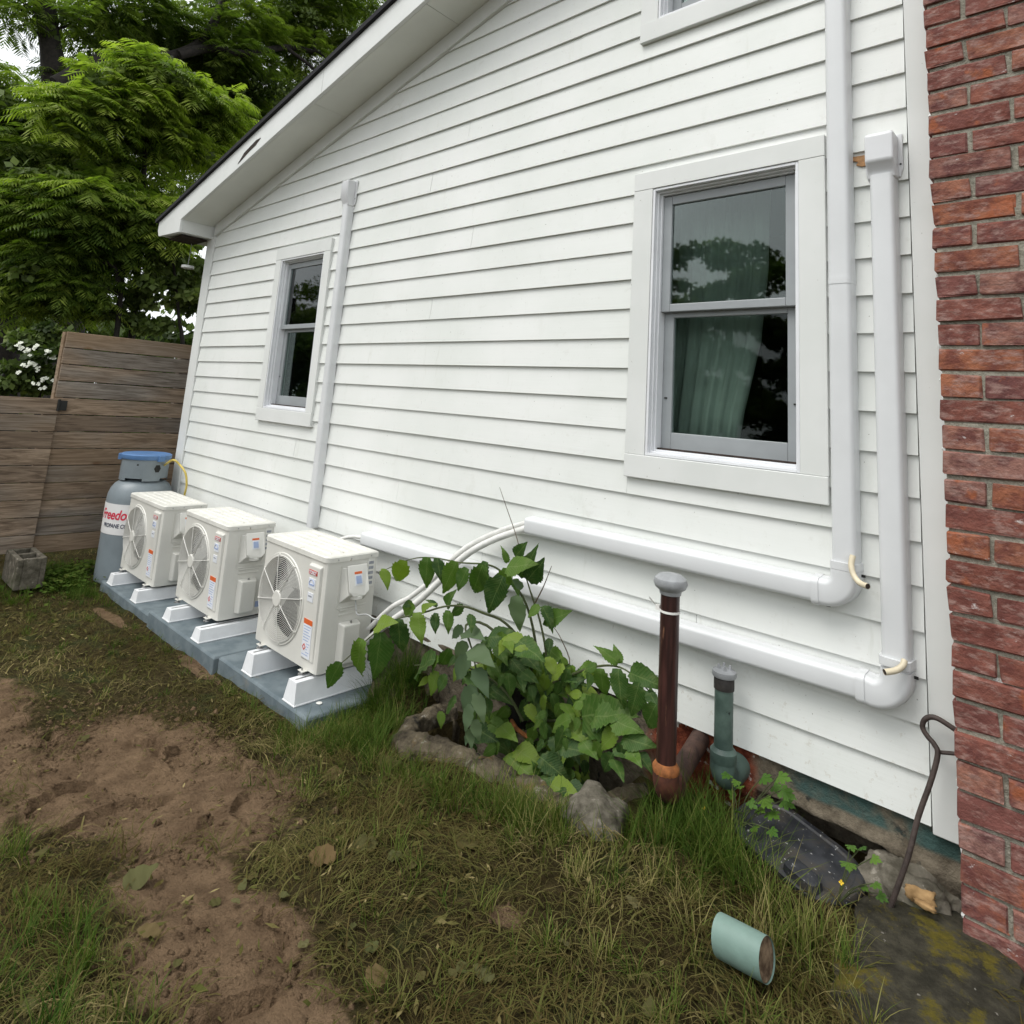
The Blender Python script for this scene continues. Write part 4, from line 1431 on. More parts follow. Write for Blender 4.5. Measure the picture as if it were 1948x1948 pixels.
def rrect(a, b, r, n=6):
    pts = []
    for sx, sy, a0 in ((1, -1, -90), (1, 1, 0), (-1, 1, 90), (-1, -1, 180)):
        for i in range(n + 1):
            t = math.radians(a0 + 90 * i / n)
            pts.append((sx * (a - r) + r * math.cos(t), sy * (b - r) + r * math.sin(t)))
    return pts


def stack(levels):
    return [[(x, y, z) for x, y in rrect(a, b, r)] for a, b, r, z in levels]


MB().loft(stack([(.172, .100, .098, -.10), (.175, .103, .10, -.018), (.196, .120, .116, -.016), (.198, .122, .118, .002), (.190, .114, .110, .011), (.172, .098, .094, .013), (.166, .093, .09, .008), (.10, .05, .045, .013)])).build('lid_plate', M['blackplastic'], bl, True)
MB().loft(stack([(.055, .030, .025, .010), (.050, .026, .02, .030), (.036, .016, .012, .034)])).build('raised_boss', M['blackplastic'], bl, True)
MB().loft(stack([(.022, .010, .008, .0105), (.022, .010, .008, .0125)])).build('grip_slot', M['dark'], bl)
bl.children[2].location = (.03, -.075, .003)
bl.children[1].location = (-.05, .015, 0)


# ------------------------------------------------------------------ rough stones
def rock(name, c, size, seed, mat, sub=4, amp=.22, freq=3.0, flat=None):
    import bmesh
    bm = bmesh.new()
    bmesh.ops.create_icosphere(bm, subdivisions=sub, radius=1.0)
    from mathutils import noise as mn
    for v in bm.verts:
        p = v.co.normalized()
        p = Vector([math.copysign(abs(a) ** .75, a) for a in p])
        d = 1 + amp * mn.fractal(p * freq * .5 + Vector((seed * 3.1, seed, 0)), 1.0, 2.0, 5)
        q = p * d
        v.co = Vector((q.x * size[0], q.y * size[1], q.z * size[2]))
        if flat is not None and v.co.z > flat:
            v.co.z = flat + (v.co.z - flat) * .15
    me = bpy.data.meshes.new(name)
    bm.to_mesh(me)
    bm.free()
    me.materials.append(mat)
    o = bpy.data.objects.new(name, me)
    COL.objects.link(o)
    o.location = c
    me.polygons.foreach_set('use_smooth', [True] * len(me.polygons))
    return o


bpos = at_z(1132, 1570, .20)
tag(rock('boulder', (bpos.x - .01, bpos.y + .02, .165), (.105, .10, .12), 3, M['concrete'], 5, .17), 'pale rounded stone at the near corner of the leafy pit', 'stone')
slab_o = rock('mossy_slab', (-.41, -.36, .185), (.20, .34, .135), 8, M['moss'], 5, .16, 5, .075)
st_ = at_g(*hz(430, 1230))
tag(rock('rim_stone', (st_.x, st_.y, float(gz(st_.x)) + .01), (.15, .12, .13), 31, M['stone'], 5, .22, 4), 'rough brown stone at the end of the pit rim by the grey pad', 'stone')
st_ = at_g(*hz(560, 1200))
tag(rock('rim_stone', (st_.x, st_.y, float(gz(st_.x)) + .02), (.15, .12, .14), 37, M['stone'], 5, .24, 4), 'dark brown stone under the drooping leaves at the pit end', 'stone')
tag(slab_o, 'dark mossy stone slab at the foot of the brick chimney', 'stone')
tag(rock('stone_edge', (-.53, -.02, .225), (.12, .10, .10), 12, M['concrete'], 5, .2, 4), 'rough grey stone under the bottom of the iron rod', 'stone')
tag(rock('pale_stone', tuple(at_z(1668, 1935, .22)), (.045, .05, .03), 14, M['concrete'], 4, .3), 'small pale stone at the bottom edge beside the slab', 'stone')
bs = at_z(1752, 1695, .292)
tag(rock('broken_stone', tuple(bs), (.040, .045, .018), 21, M['tan'], 3, .35, 4), 'broken tan stone chip lying on the mossy slab', 'stone chip')
bs2 = at_z(1760, 1723, .295)
tag(rock('broken_stone', tuple(bs2), (.026, .010, .008), 22, M['tan'], 3, .3, 4), 'thin cream coloured stone sliver in front of the tan chip', 'stone chip')


def well_wall():
    n = 120
    P = [Vector((x, y, 0)) for x, y in PW]
    path = smooth_path(P, 26)
    V, F = [], []
    prof = [(.075, -.50), (.068, -.08), (.062, -.02), (.045, .008), (.0, .006), (-.045, -.012), (-.072, -.05), (-.100, -.12), (-.13, -.30)]
    tt = np.linspace(0, len(prof) - 1, 26)
    pa = np.array(prof)
    prof = [(float(np.interp(t, range(len(pa)), pa[:, 0])), float(np.interp(t, range(len(pa)), pa[:, 1]))) for t in tt]
    m = len(prof)
    from mathutils import noise as mn
    for i, p in enumerate(path):
        t = (path[min(i + 1, len(path) - 1)] - path[max(0, i - 1)]).normalized()
        nr = Vector((-t.y, t.x, 0))               # towards the pit
        zt = float(np.interp(p.x, [-2.8, -2.6, -2.2, -1.8, -1.4], [.03, .085, .125, .155, .195])) + .03 * mn.noise(Vector((p.x * 7, 3, 1)))
        for a, b in prof:
            q = p + nr * a + Vector((0, 0, zt + b))
            q += Vector((mn.noise(q * 9), mn.noise(q * 9 + Vector((7, 0, 0))), mn.noise(q * 9 + Vector((0, 5, 0))))) * .028
            q += Vector((mn.noise(q * 30), mn.noise(q * 30 + Vector((7, 0, 0))), mn.noise(q * 30 + Vector((0, 5, 0))))) * .013
            q += Vector((mn.noise(q * 75), mn.noise(q * 75 + Vector((7, 0, 0))), mn.noise(q * 75 + Vector((0, 5, 0))))) * .005
            V.append(tuple(q))
    for i in range(len(path) - 1):
        for j in range(m - 1):
            F.append((i * m + j, i * m + j + 1, (i + 1) * m + j + 1, (i + 1) * m + j))
    o = np_mesh('window_well', V, F, M['stone'], smooth=True)
    tag(o, 'crumbling stone rim curving round the pit below the siding', 'window well')


well_wall()

# ------------------------------------------------------------------ sapling in the pit
def leaf_mesh(name, mat, width=.34, teeth=True, droop=.10, fold=.12, n=9, tip=.0):
    """one leaf: stalk end at the origin, tip at +y, length 1"""
    mb = MB()
    mid, L, Rr = [], [], []
    for i in range(n + 1):
        t = i / n
        wd = width * math.sin(math.pi * t ** .74) * (1.06 - .22 * t)
        if i in (0, n):
            wd = 0.004
        jag = (.09 if i % 2 else -.05) * (1 if teeth else 0) * wd
        z = -droop * t * t * 1.6
        mid.append((0, t, z))
        L.append((-wd - jag, t - .05 * (i % 2) * teeth, z + fold * wd - droop * .4 * wd))
        Rr.append((wd + jag, t - .05 * (i % 2) * teeth, z + fold * wd - droop * .4 * wd))
    mb.v = mid + L + Rr
    k = n + 1
    for i in range(n):
        mb.f.append((i, i + 1, k + i + 1, k + i))
        mb.f.append((i + 1, i, 2 * k + i, 2 * k + i + 1))
    mb.m = [0] * len(mb.f)
    me = bpy.data.meshes.new(name)
    if name == 'leaf':                                     # a little twist and buckling
        mb.v = [(x_ + .05 * math.sin(3 * y_ + droop * 9), y_, z_ + .035 * math.sin(11 * y_ + 6 * x_) + .10 * x_ * math.sin(2.5 * y_ + fold * 20)) for x_, y_, z_ in mb.v]
    me.from_pydata(mb.v, [], mb.f)
    me.materials.append(mat)
    me.polygons.foreach_set('use_smooth', [True] * len(me.polygons))
    me.update()
    return me


LEAF = [leaf_mesh('leaf', M['elm'], .29, True, .12, .22, 17), leaf_mesh('leaf', M['elm'], .31, True, .30, .40, 17), leaf_mesh('leaf', M['elm'], .275, True, .24, .08, 17), leaf_mesh('leaf', M['elm'], .27, True, .40, .5, 17)]
PALE = [leaf_mesh('leaf', M['elm_pale'], .25, True, .2, .4), leaf_mesh('leaf', M['elm_pale'], .28, True, .1, .3)]


def put_leaf(parent, me, base, tipdir, normal, L, name='leaf'):
    y = tipdir.normalized()
    z = (normal - y * normal.dot(y))
    z = z.normalized() if z.length > 1e-4 else y.orthogonal().normalized()
    x = y.cross(z)
    o = bpy.data.objects.new(name, me)
    COL.objects.link(o)
    o.parent = parent
    o.matrix_world = Matrix(((x.x * L, y.x * L, z.x * L, base.x), (x.y * L, y.y * L, z.y * L, base.y), (x.z * L, y.z * L, z.z * L, base.z), (0, 0, 0, 1)))
    return o


def px_leaf(parent, p0, p1, y0, y1=None, pale=False, me=None, side=None):
    """leaf from stalk pixel to tip pixel in zoom units"""
    y1 = y0 - random.uniform(0, .05) if y1 is None else y1
    a, b = at_y(*hz(*p0), y0), at_y(*hz(*p1), y1)
    d = b - a
    nrm = (CAM - a).normalized() + Vector((random.uniform(-.45, .45), random.uniform(-.3, .3), random.uniform(.0, .75)))
    if side:
        nrm = Vector(side)
    put_leaf(parent, me or random.choice(PALE if pale else LEAF), a, d, nrm, d.length * 1.08)


sap = thing('sapling', 'leafy green sapling arching out of the stone pit', 'sapling', (-2.0, -.15, 0))
sap.matrix_world = Matrix.Identity(4)
STEMS = [  # (zoom x, zoom y, y)
    [(1180, 1240, -.12), (1170, 1000, -.14), (1130, 760, -.18), (1070, 620, -.22), (980, 520, -.26), (900, 480, -.30), (760, 470, -.34), (620, 445, -.38), (500, 452, -.42), (350, 515, -.46)],
    [(1150, 1200, -.10), (1120, 950, -.16), (1000, 790, -.24), (880, 735, -.32), (780, 700, -.38), (680, 700, -.42), (560, 735, -.46), (420, 770, -.50), (300, 850, -.55), (180, 960, -.60), (85, 1040, -.62)],
    [(1120, 1000, -.16), (900, 800, -.26), (790, 800, -.32), (820, 920, -.36), (850, 1080, -.38), (850, 1250, -.38), (820, 1370, -.37)],
    [(1200, 1250, -.12), (1230, 1120, -.14), (1330, 1065, -.18), (1480, 1015, -.22), (1600, 1020, -.26), (1700, 1090, -.28), (1790, 1190, -.30)],
    [(1200, 1260, -.12), (1215, 1000, -.14), (1180, 780, -.16), (1110, 560, -.18), (1080, 420, -.20)],
    [(1180, 1300, -.12), (1260, 1300, -.16), (1400, 1290, -.2), (1550, 1300, -.24), (1680, 1400, -.26)],
    [(1150, 1330, -.14), (1240, 1400, -.18), (1400, 1420, -.22), (1560, 1440, -.26), (1700, 1490, -.27)],
    [(1090, 1300, -.16), (1000, 1150, -.22), (850, 1040, -.28), (680, 1000, -.33), (520, 1010, -.36)],
    [(1090, 1350, -.14), (1120, 1480, -.2), (1220, 1580, -.22), (1310, 1660, -.23)],
]
for st in STEMS:
    pp = smooth_path([at_y(*hz(x, y), d) for x, y, d in st], 4)
    k = len(pp)
    MB().tube(pp, [.0065 * (1 - .75 * i / k) for i in range(k)], 6).build('stem', M['stem'], sap, True)
for st in ([(1150, 690, -.16), (1110, 560, -.16), (1060, 350, -.14), (1010, 200, -.12), (967, 75, -.10)], [(1155, 680, -.18), (1200, 590, -.17), (1240, 488, -.16)], [(1230, 1000, -.16), (1335, 1000, -.16), (1290, 870, -.13), (1245, 800, -.12)]):
    pp = smooth_path([at_y(*hz(x, y), d) for x, y, d in st], 4)
    MB().tube(pp, [.0035 * (1 - .7 * i / len(pp)) for i in range(len(pp))], 5).build('dry_stalk', M['stem_dry'], sap, True)
LV = [((470, 460), (405, 600), -.45), ((360, 500), (380, 590), -.47), ((590, 440), (575, 600), -.41), ((640, 445), (660, 560), -.39), ((740, 465), (668, 635), -.38), ((800, 500), (740, 615), -.36), ((880, 480), (800, 665), -.36),
      ((900, 465), (870, 600), -.33), ((985, 540), (905, 740), -.33), ((1010, 500), (980, 640), -.28), ((1110, 560), (1190, 480), -.24), ((1000, 500), (1110, 462), -.30), ((1050, 440), (1090, 380), -.22), ((1010, 470), (1000, 405), -.24), ((1070, 540), (1140, 460), -.22), ((1030, 560), (1065, 600), -.24),
      ((540, 730), (550, 885), -.49), ((640, 735), (620, 840), -.46), ((440, 765), (430, 950), -.52), ((340, 835), (330, 1085), -.57), ((250, 870), (160, 1085), -.60), ((130, 990), (65, 1140), -.63), ((120, 1010), (75, 1050), -.62), ((560, 735), (580, 680), -.46), ((640, 700), (600, 655), -.42),
      ((690, 700), (700, 640), -.40), ((700, 720), (690, 830), -.41), ((780, 700), (700, 745), -.37), ((820, 740), (815, 810), -.36), ((520, 690), (420, 745), -.47), ((510, 680), (455, 700), -.47), ((320, 800), (400, 770), -.55),
      ((650, 975), (575, 1050), -.36), ((700, 920), (650, 1050), -.36), ((630, 980), (480, 1010), -.37), ((640, 1040), (610, 1165), -.36), ((690, 1060), (640, 1150), -.35), ((600, 1080), (540, 1110), -.36), ((740, 1190), (655, 1235), -.34), ((660, 1250), (655, 1330), -.34), ((760, 1010), (720, 1080), -.35),
      ((900, 870), (1010, 830), -.33), ((1000, 850), (1100, 915), -.33), ((1010, 860), (905, 880), -.33), ((1060, 880), (1180, 960), -.32), ((990, 880), (970, 930), -.34), ((1010, 880), (1030, 925), -.34), ((1130, 745), (1115, 760), -.24), ((1180, 700), (1115, 750), -.26), ((1190, 700), (1250, 790), -.25), ((1210, 780), (1300, 745), -.22), ((1200, 800), (1230, 760), -.22),
      ((1590, 1000), (1510, 905), -.26), ((1600, 1000), (1575, 905), -.25), ((1480, 1010), (1405, 1030), -.22), ((1500, 1025), (1500, 1180), -.25), ((1440, 1050), (1440, 1110), -.24), ((1590, 1025), (1600, 1225), -.29), ((1650, 1050), (1770, 1095), -.29), ((1700, 1100), (1655, 1275), -.31), ((1750, 1140), (1800, 1240), -.30), ((1790, 1215), (1710, 1350), -.32), ((1770, 1180), (1760, 1130), -.30),
      ((1340, 1130), (1375, 1080), -.2), ((1350, 1090), (1390, 1150), -.2), ((1360, 1200), (1440, 1190), -.22), ((1400, 1160), (1320, 1150), -.21), ((1290, 1210), (1250, 1290), -.2), ((1330, 1020), (1345, 1090), -.18), ((1320, 1010), (1300, 960), -.18), ((1300, 980), (1270, 1010), -.18),
      ((1400, 1280), (1620, 1240), -.26), ((1460, 1290), (1585, 1230), -.28), ((1420, 1290), (1510, 1240), -.25), ((1560, 1300), (1700, 1345), -.30), ((1450, 1330), (1540, 1290), -.27), ((1400, 1350), (1490, 1320), -.26), ((1610, 1390), (1750, 1420), -.31), ((1590, 1350), (1490, 1450), -.30), ((1500, 1420), (1440, 1510), -.29), ((1340, 1290), (1220, 1340), -.24),
      ((1310, 1330), (1265, 1465), -.25), ((1320, 1340), (1340, 1400), -.26), ((1290, 1440), (1390, 1450), -.26), ((1310, 1390), (1330, 1470), -.26), ((1400, 1410), (1470, 1480), -.27), ((1570, 1440), (1640, 1490), -.31), ((1620, 1420), (1580, 1510), -.32), ((1560, 1470), (1510, 1580), -.31), ((1650, 1450), (1700, 1520), -.31), ((1690, 1470), (1760, 1540), -.31), ((1560, 1500), (1610, 1570), -.31),
      ((1000, 1480), (1120, 1570), -.26), ((1050, 1450), (1160, 1500), -.24), ((1180, 1490), (1300, 1590), -.27), ((1170, 1600), (1150, 1520), -.27), ((1040, 1570), (1160, 1640), -.27), ((1160, 1610), (1300, 1700), -.29), ((1230, 1640), (1360, 1680), -.29), ((1080, 1420), (1110, 1470), -.22), ((1000, 1400), (1020, 1450), -.22), ((970, 1330), (1040, 1380), -.24), ((1310, 1640), (1400, 1700), -.28), ((1280, 1720), (1340, 1700), -.28),
      ((900, 1180), (905, 1270), -.3), ((860, 1130), (930, 1150), -.33), ((1080, 1040), (1150, 1085), -.26), ((1010, 1050), (1030, 1170), -.28), ((980, 1060), (960, 1120), -.3), ((1080, 1060), (1090, 1110), -.26), ((800, 1040), (870, 1140), -.36), ((740, 960), (700, 1000), -.35)]
for a, b, d in LV:
    px_leaf(sap, a, b, d)
for a, b, d in [((780, 820), (705, 860), -.34), ((790, 830), (865, 850), -.34), ((800, 890), (730, 985), -.36), ((825, 915), (915, 990), -.37), ((820, 980), (715, 1080), -.37), ((850, 1020), (900, 1160), -.38), ((850, 1130), (760, 1260), -.39), ((850, 1150), (875, 1300), -.39), ((830, 1220), (765, 1350), -.39), ((840, 1290), (860, 1410), -.39), ((815, 1340), (820, 1440), -.38),
                ((1065, 640), (1060, 830), -.30), ((1085, 610), (1040, 560), -.26), ((800, 1380), (790, 1420), -.37)]:
    px_leaf(sap, a, b, d, pale=True)
for i in range(310):                                        # leaves deeper inside, nearer the wall
    x, y = random.uniform(820, 1420), random.uniform(860, 1620)
    if y < 1000 and not 880 < x < 1240:
        continue
    if y > 1450 and x < 1000 or 1080 < y < 1470 and x < 1120 and random.random() < .6:
        continue
    L = random.uniform(55, 105)
    a = random.uniform(0, 6.28)
    px_leaf(sap, (x, y), (x + L * math.cos(a), y + L * abs(math.sin(a)) * .9 + 20), random.uniform(-.22, -.06))
# old stump inside the pit
tag(MB().tube([at_y(*hz(1060, 1330), -.05), at_y(*hz(1050, 1180), -.07), at_y(*hz(1070, 1080), -.08)], [.05, .045, .03], 12).build('stump', M['bark'], smooth=True), 'dark old stump half hidden behind the sapling leaves', 'stump')
tag(MB().tube(smooth_path([at_y(*hz(x, y), d) for x, y, d in ((1030, 1300, -.13), (1060, 1345, -.15), (1120, 1390, -.17))], 4), .009, 8).build('root', M['rust'], smooth=True), 'short orange brown root showing under the sapling leaves', 'root')


# lobed weeds by the lid
def weed_leaf():
    mb = MB()
    out = []
    for lobe, (ang, ln, wd) in enumerate(((-75, .55, .24), (-32, .78, .26), (0, 1.0, .28), (32, .78, .26), (75, .55, .24))):
        a = math.radians(ang)
        d, nn = Vector((math.sin(a), math.cos(a), 0)), Vector((math.cos(a), -math.sin(a), 0))
        pts = [Vector((0, .05, 0)), d * ln * .55 - nn * wd * .55, d * ln * .75 - nn * wd * .75, d * ln * .85 - nn * wd * .25, d * ln, d * ln * .85 + nn * wd * .25, d * ln * .75 + nn * wd * .75, d * ln * .55 + nn * wd * .55]
        for p in pts:
            p.z = -.25 * p.length ** 2 + .004 * lobe
        o = len(mb.v)
        mb.v += [tuple(p) for p in pts]
        mb.f += [(o, o + 1, o + 2, o + 3), (o, o + 3, o + 4, o + 5), (o, o + 5, o + 6, o + 7)]
    me = bpy.data.meshes.new('leaf')
    me.from_pydata(mb.v, [], mb.f)
    me.materials.append(M['weed'])
    me.update()
    return me


WL = weed_leaf()


def weed(label, foot, leaves, y, flowers=()):
    wd = thing('weed', label, 'weed', (0, 0, 0), 'yellow flowered weeds by the black cover')
    b = Vector(foot)
    for px, py, L in leaves:
        p = at_y(px, py, y + random.uniform(-.03, .03))
        mid = b.lerp(p, .5) + Vector((random.uniform(-.01, .01), 0, .02))
        MB().tube(smooth_path([b, mid, p], 4), .0014, 5).build('stem', M['stem'], wd)
        d = Vector((p.x - b.x + random.uniform(-.02, .02), random.uniform(-.09, -.02), random.uniform(-.02, .05)))
        put_leaf(wd, WL, p, d, Vector((random.uniform(-.4, .3), -.5, .85)), L)
    for px, py in flowers:
        p = at_y(px, py, y - .03)
        MB().tube([b, p], .001, 5).build('stem', M['stem'], wd)
        mb = MB()
        for q in range(4):
            a = q * math.pi / 2
            c, s = math.cos(a), math.sin(a)
            mb.add([(0, 0, 0), (c * .004 - s * .003, s * .004 + c * .003, .002), (c * .007, s * .007, .001), (c * .004 + s * .003, s * .004 - c * .003, .002)], [(0, 1, 2, 3)])
        f = mb.build('flower', M['petal'], wd)
        f.matrix_world = Matrix.Translation(p) @ (CAM - p).to_track_quat('Z', 'Y').to_matrix().to_4x4()


vz = lambda x, y: (1200 + .15528 * x, 1340 + .15528 * y)
weed('bright lobed weed with many leaves left of the black cover', (-.985, -.17, .25), [vz(*q) + (L,) for q, L in (((1200, 850), .035), ((1300, 930), .030), ((1600, 900), .045), ((1800, 880), .045), ((1620, 1150), .050), ((1840, 1050), .050), ((1280, 1150), .035), ((1340, 1000), .03), ((1560, 1270), .04), ((1690, 1320), .05), ((1850, 1180), .045), ((1450, 1180), .035), ((1500, 1500), .035), ((1700, 1530), .035), ((1330, 1330), .04), ((1740, 1000), .04))], -.17, [vz(900, 1275)])
lz = lambda x, y: (1400 + .15528 * x, 1480 + .15528 * y)
weed('small lobed weed growing between the black cover and the rod', (-.66, -.24, .24), [lz(*q) + (L,) for q, L in (((1400, 820), .030), ((1530, 850), .026), ((1370, 1030), .045), ((1660, 980), .030), ((1680, 1290), .030), ((1740, 1420), .028), ((1560, 1330), .02))], -.235, [lz(1290, 1280)])


# ------------------------------------------------------------------ grass
def blades(name, X, Y, h, lean, w, tint, mat, az=None, seg=3, curl=.5):
    n = len(X)
    az = RNG.uniform(0, 2 * np.pi, n) if az is None else az
    dx, dy = np.cos(az), np.sin(az)
    bend = RNG.normal(0, .35, n)
    Z = height(X, Y)
    lev = []
    for k in range(seg + 1):
        t = k / seg
        up_ = h * t * np.sqrt(np.clip(1 - lean ** 2 * (.4 + .6 * t), .004, 1))
        out = h * lean * (t * (1 - curl) + curl * t * t)
        off = h * lean * bend * t * t
        wid = w * (1 - t) ** .7 * .5 + 2e-4
        c = np.stack([X + dx * out - dy * off, Y + dy * out + dx * off, Z + up_ - .004], -1)
        s = np.stack([-dy * wid, dx * wid, np.zeros(n)], -1)
        lev.append(np.stack([c - s, c + s], 1))
    V = np.stack(lev, 1).reshape(n, -1, 3)
    m = V.shape[1]
    b = np.arange(n)[:, None] * m
    F = np.concatenate([np.stack([b + 2 * k, b + 2 * k + 1, b + 2 * k + 3, b + 2 * k + 2], -1) for k in range(seg)], 1).reshape(-1, 4)
    return np_mesh(name, V.reshape(-1, 3), F, mat, attrs={'tint': np.repeat(tint, m)})


PADS = ((-5.93, -2.88, -.60, -.05), (-6.45, -6.03, -1.10, -.90))


def free(X, Y):
    ok = Y < -.06
    for a, b, c, d in PADS:
        ok &= ~((X > a) & (X < b) & (Y > c) & (Y < d))
    wide = [(x, y) for x, y in PW[::-1]] + [(-2.84, .2), (-1.3, .2)]
    ok &= ~in_poly(X, Y, [(-2.54, .2), (-2.55, -.24), (-2.45, -.42), (-2.31, -.455), (-2.1, -.40), (-1.82, -.43), (-1.6, -.445), (-1.42, -.42), (-1.31, -.26), (-1.30, .2)])
    ok &= ~((((X + .765) / .21) ** 2 + ((Y + .15) / .13) ** 2) < 1)
    ok &= ~((((X + .40) / .16) ** 2 + ((Y + .34) / .29) ** 2) < 1)
    ok &= ~(((X - TX) ** 2 + (Y - TY) ** 2) < TR ** 2)
    ok &= ~((X > -.40) & (Y > -.14))
    ok &= ~(np.hypot(X + 1.32, Y + .42) < .07)
    return ok


def scatter_uniform(n, x0, x1, y0, y1):
    return RNG.uniform(x0, x1, n), RNG.uniform(y0, y1, n)


X1, Y1 = scatter_uniform(66000, -3.4, .1, -2.1, -.06)
X2, Y2 = scatter_uniform(30000, -7.4, -3.4, -2.4, -.06)
X, Y = np.r_[X1, X2], np.r_[Y1, Y2]
md = mud_amount(X, Y)
thick = vnoise(X, Y, 5, 21) * .6 + vnoise(X, Y, 13, 22) * .5
keep = free(X, Y) & (RNG.random(len(X)) > md * 1.22) & (RNG.random(len(X)) < .16 + thick * .85)
X, Y, md = X[keep], Y[keep], md[keep]
n = len(X)
pt = vnoise(X, Y, 3.2, 12)
flow = vnoise(X, Y, 2.3, 31) * 9 + vnoise(X, Y, 6, 32) * 5 + RNG.normal(0, .95, n)
tall = vnoise(X, Y, 8, 33)
kind(blades('flattened_grass', X, Y, RNG.uniform(.03, .12, n) * (.7 + .5 * tall), np.clip(RNG.normal(.975, .025, n), .8, .998), RNG.uniform(.0012, .0026, n) + RNG.random(n) ** 6 * .006, np.clip(pt * .6 + RNG.random(n) * .6 - .12, 0, 1), M['dead'], flow), 'stuff')


def clumps(spec):
    xs_, ys_, hs_, ts_, as_ = [], [], [], [], []
    for cx, cy, rx, ry, cnt, h, t in spec:
        k = max(2, int(cnt / 22))
        gx, gy = RNG.normal(cx, rx, k), RNG.normal(cy, ry, k)
        gh, gt, ga = RNG.uniform(.55, 1.15, k), RNG.normal(0, .14, k), RNG.uniform(0, 6.28, k)
        i = RNG.integers(0, k, cnt)
        ox, oy = RNG.normal(0, .016, cnt), RNG.normal(0, .016, cnt)
        xs_.append(gx[i] + ox)
        ys_.append(gy[i] + oy)
        hs_.append(RNG.uniform(.4, 1.1, cnt) * h * gh[i])
        ts_.append(np.clip(RNG.normal(t, .16, cnt) + gt[i], 0, 1))
        as_.append(np.where(RNG.random(cnt) < .5, np.arctan2(oy, ox), ga[i]) + RNG.normal(0, .6, cnt))
    return [np.concatenate(a) for a in (xs_, ys_, hs_, ts_, as_)]


SPEC = [(-2.8, -0.62, 0.09, 0.05, 500, 0.12, 0.45), (-3, -0.64, 0.3, 0.02, 350, 0.08, 0.5), (-3.6, -0.63, 0.3, 0.02, 260, 0.07, 0.5), (-4.4, -0.66, 0.5, 0.03, 260, 0.07, 0.5), (-2.66, -0.52, 0.1, 0.05, 500, 0.14, 0.45), (-2.83, -0.33, 0.05, 0.12, 700, 0.13, 0.45),
        (-2.8, -0.16, 0.05, 0.08, 900, 0.2, 0.3), (-2.7, -0.1, 0.04, 0.05, 500, 0.22, 0.25), (-2.46, -.50, .05, .03, 420, .13, .45), (-2.58, -.30, .04, .10, 600, .17, .35), (-2.4, -0.6, 0.16, 0.05, 420, 0.12, 0.5), (-2.05, -0.56, 0.14, 0.05, 420, 0.11, 0.5), (-1.78, -0.58, 0.14, 0.05, 480, 0.13, 0.5), (-1.58, -0.55, 0.08, 0.05, 620, 0.16, 0.55), (-1.42, -0.53, 0.07, 0.04, 260, 0.153, 0.68),
        (-1.24, -0.42, 0.06, 0.06, 322, 0.1615, 0.48), (-1.12, -0.28, 0.08, 0.06, 471, 0.204, 0.38), (-1.02, -0.36, 0.08, 0.05, 384, 0.187, 0.48), (-1.15, -0.14, 0.07, 0.04, 235, 0.187, 0.33), (-0.95, -0.33, 0.04, 0.04, 260, 0.238, 0.46), (-0.84, -0.37, 0.05, 0.03, 136, 0.221, 0.53), (-0.64, -0.42, 0.06, 0.04, 161, 0.17, 0.73), (-0.72, -0.5, 0.08, 0.05, 148, 0.136, 0.8),
        (-1.3, -0.15, 0.04, 0.05, 124, 0.187, 0.38), (-1, -0.52, 0.12, 0.07, 186, 0.102, 0.73), (-1.4, -0.66, 0.18, 0.07, 320, 0.1, 0.6), (-0.85, -0.56, 0.1, 0.06, 161, 0.1105, 0.73), (-0.6, -0.6, 0.08, 0.07, 200, 0.13, 0.75),
        (-1.85, -1.86, 0.16, 0.09, 372, 0.1275, 0.43), (-2.15, -1.82, 0.16, 0.08, 312, 0.119, 0.48), (-2.6, -1.84, 0.25, 0.1, 288, 0.1105, 0.53), (-1.62, -1.82, 0.1, 0.07, 156, 0.1105, 0.53), (-3.2, -1.98, 0.4, 0.12, 276, 0.0935, 0.58), (-1.3, -1.3, 0.2, 0.15, 260, 0.08, 0.65), (-1.1, -1, 0.2, 0.12, 280, 0.08, 0.65), (-0.8, -0.8, 0.15, 0.1, 240, 0.09, 0.6),
        (-6.35, -0.75, 0.12, 0.12, 1300, 0.14, 0.3), (-6, -0.72, 0.14, 0.06, 900, 0.12, 0.35), (-6.1, -0.9, 0.25, 0.1, 800, 0.1, 0.4), (-5.9, -1.15, 0.3, 0.12, 600, 0.09, 0.45), (-6.6, -0.9, 0.08, 0.3, 800, 0.12, 0.35), (-5.2, -0.95, 0.5, 0.15, 500, 0.06, 0.5), (-6.1, -1.25, 0.1, 0.1, 400, 0.1, 0.35), (-4.4, -1.1, 0.6, 0.2, 500, 0.05, 0.6), (-2, -0.85, 0.3, 0.12, 420, 0.08, 0.6), (-2.5, -0.8, 0.25, 0.08, 360, 0.09, 0.55), (-5.6, -0.66, 0.25, 0.03, 300, 0.09, 0.4)]
X, Y, Hh, T, A_ = clumps(SPEC)
keep = free(X, Y) & (RNG.random(len(X)) > mud_amount(X, Y) * .9)
X, Y, Hh, T, A_ = X[keep], Y[keep], Hh[keep], T[keep], A_[keep]
n = len(X)
kind(blades('grass', X, Y, Hh, RNG.uniform(.2, .93, n), RNG.uniform(.0018, .0036, n), T, M['grass'], A_, 4), 'stuff')
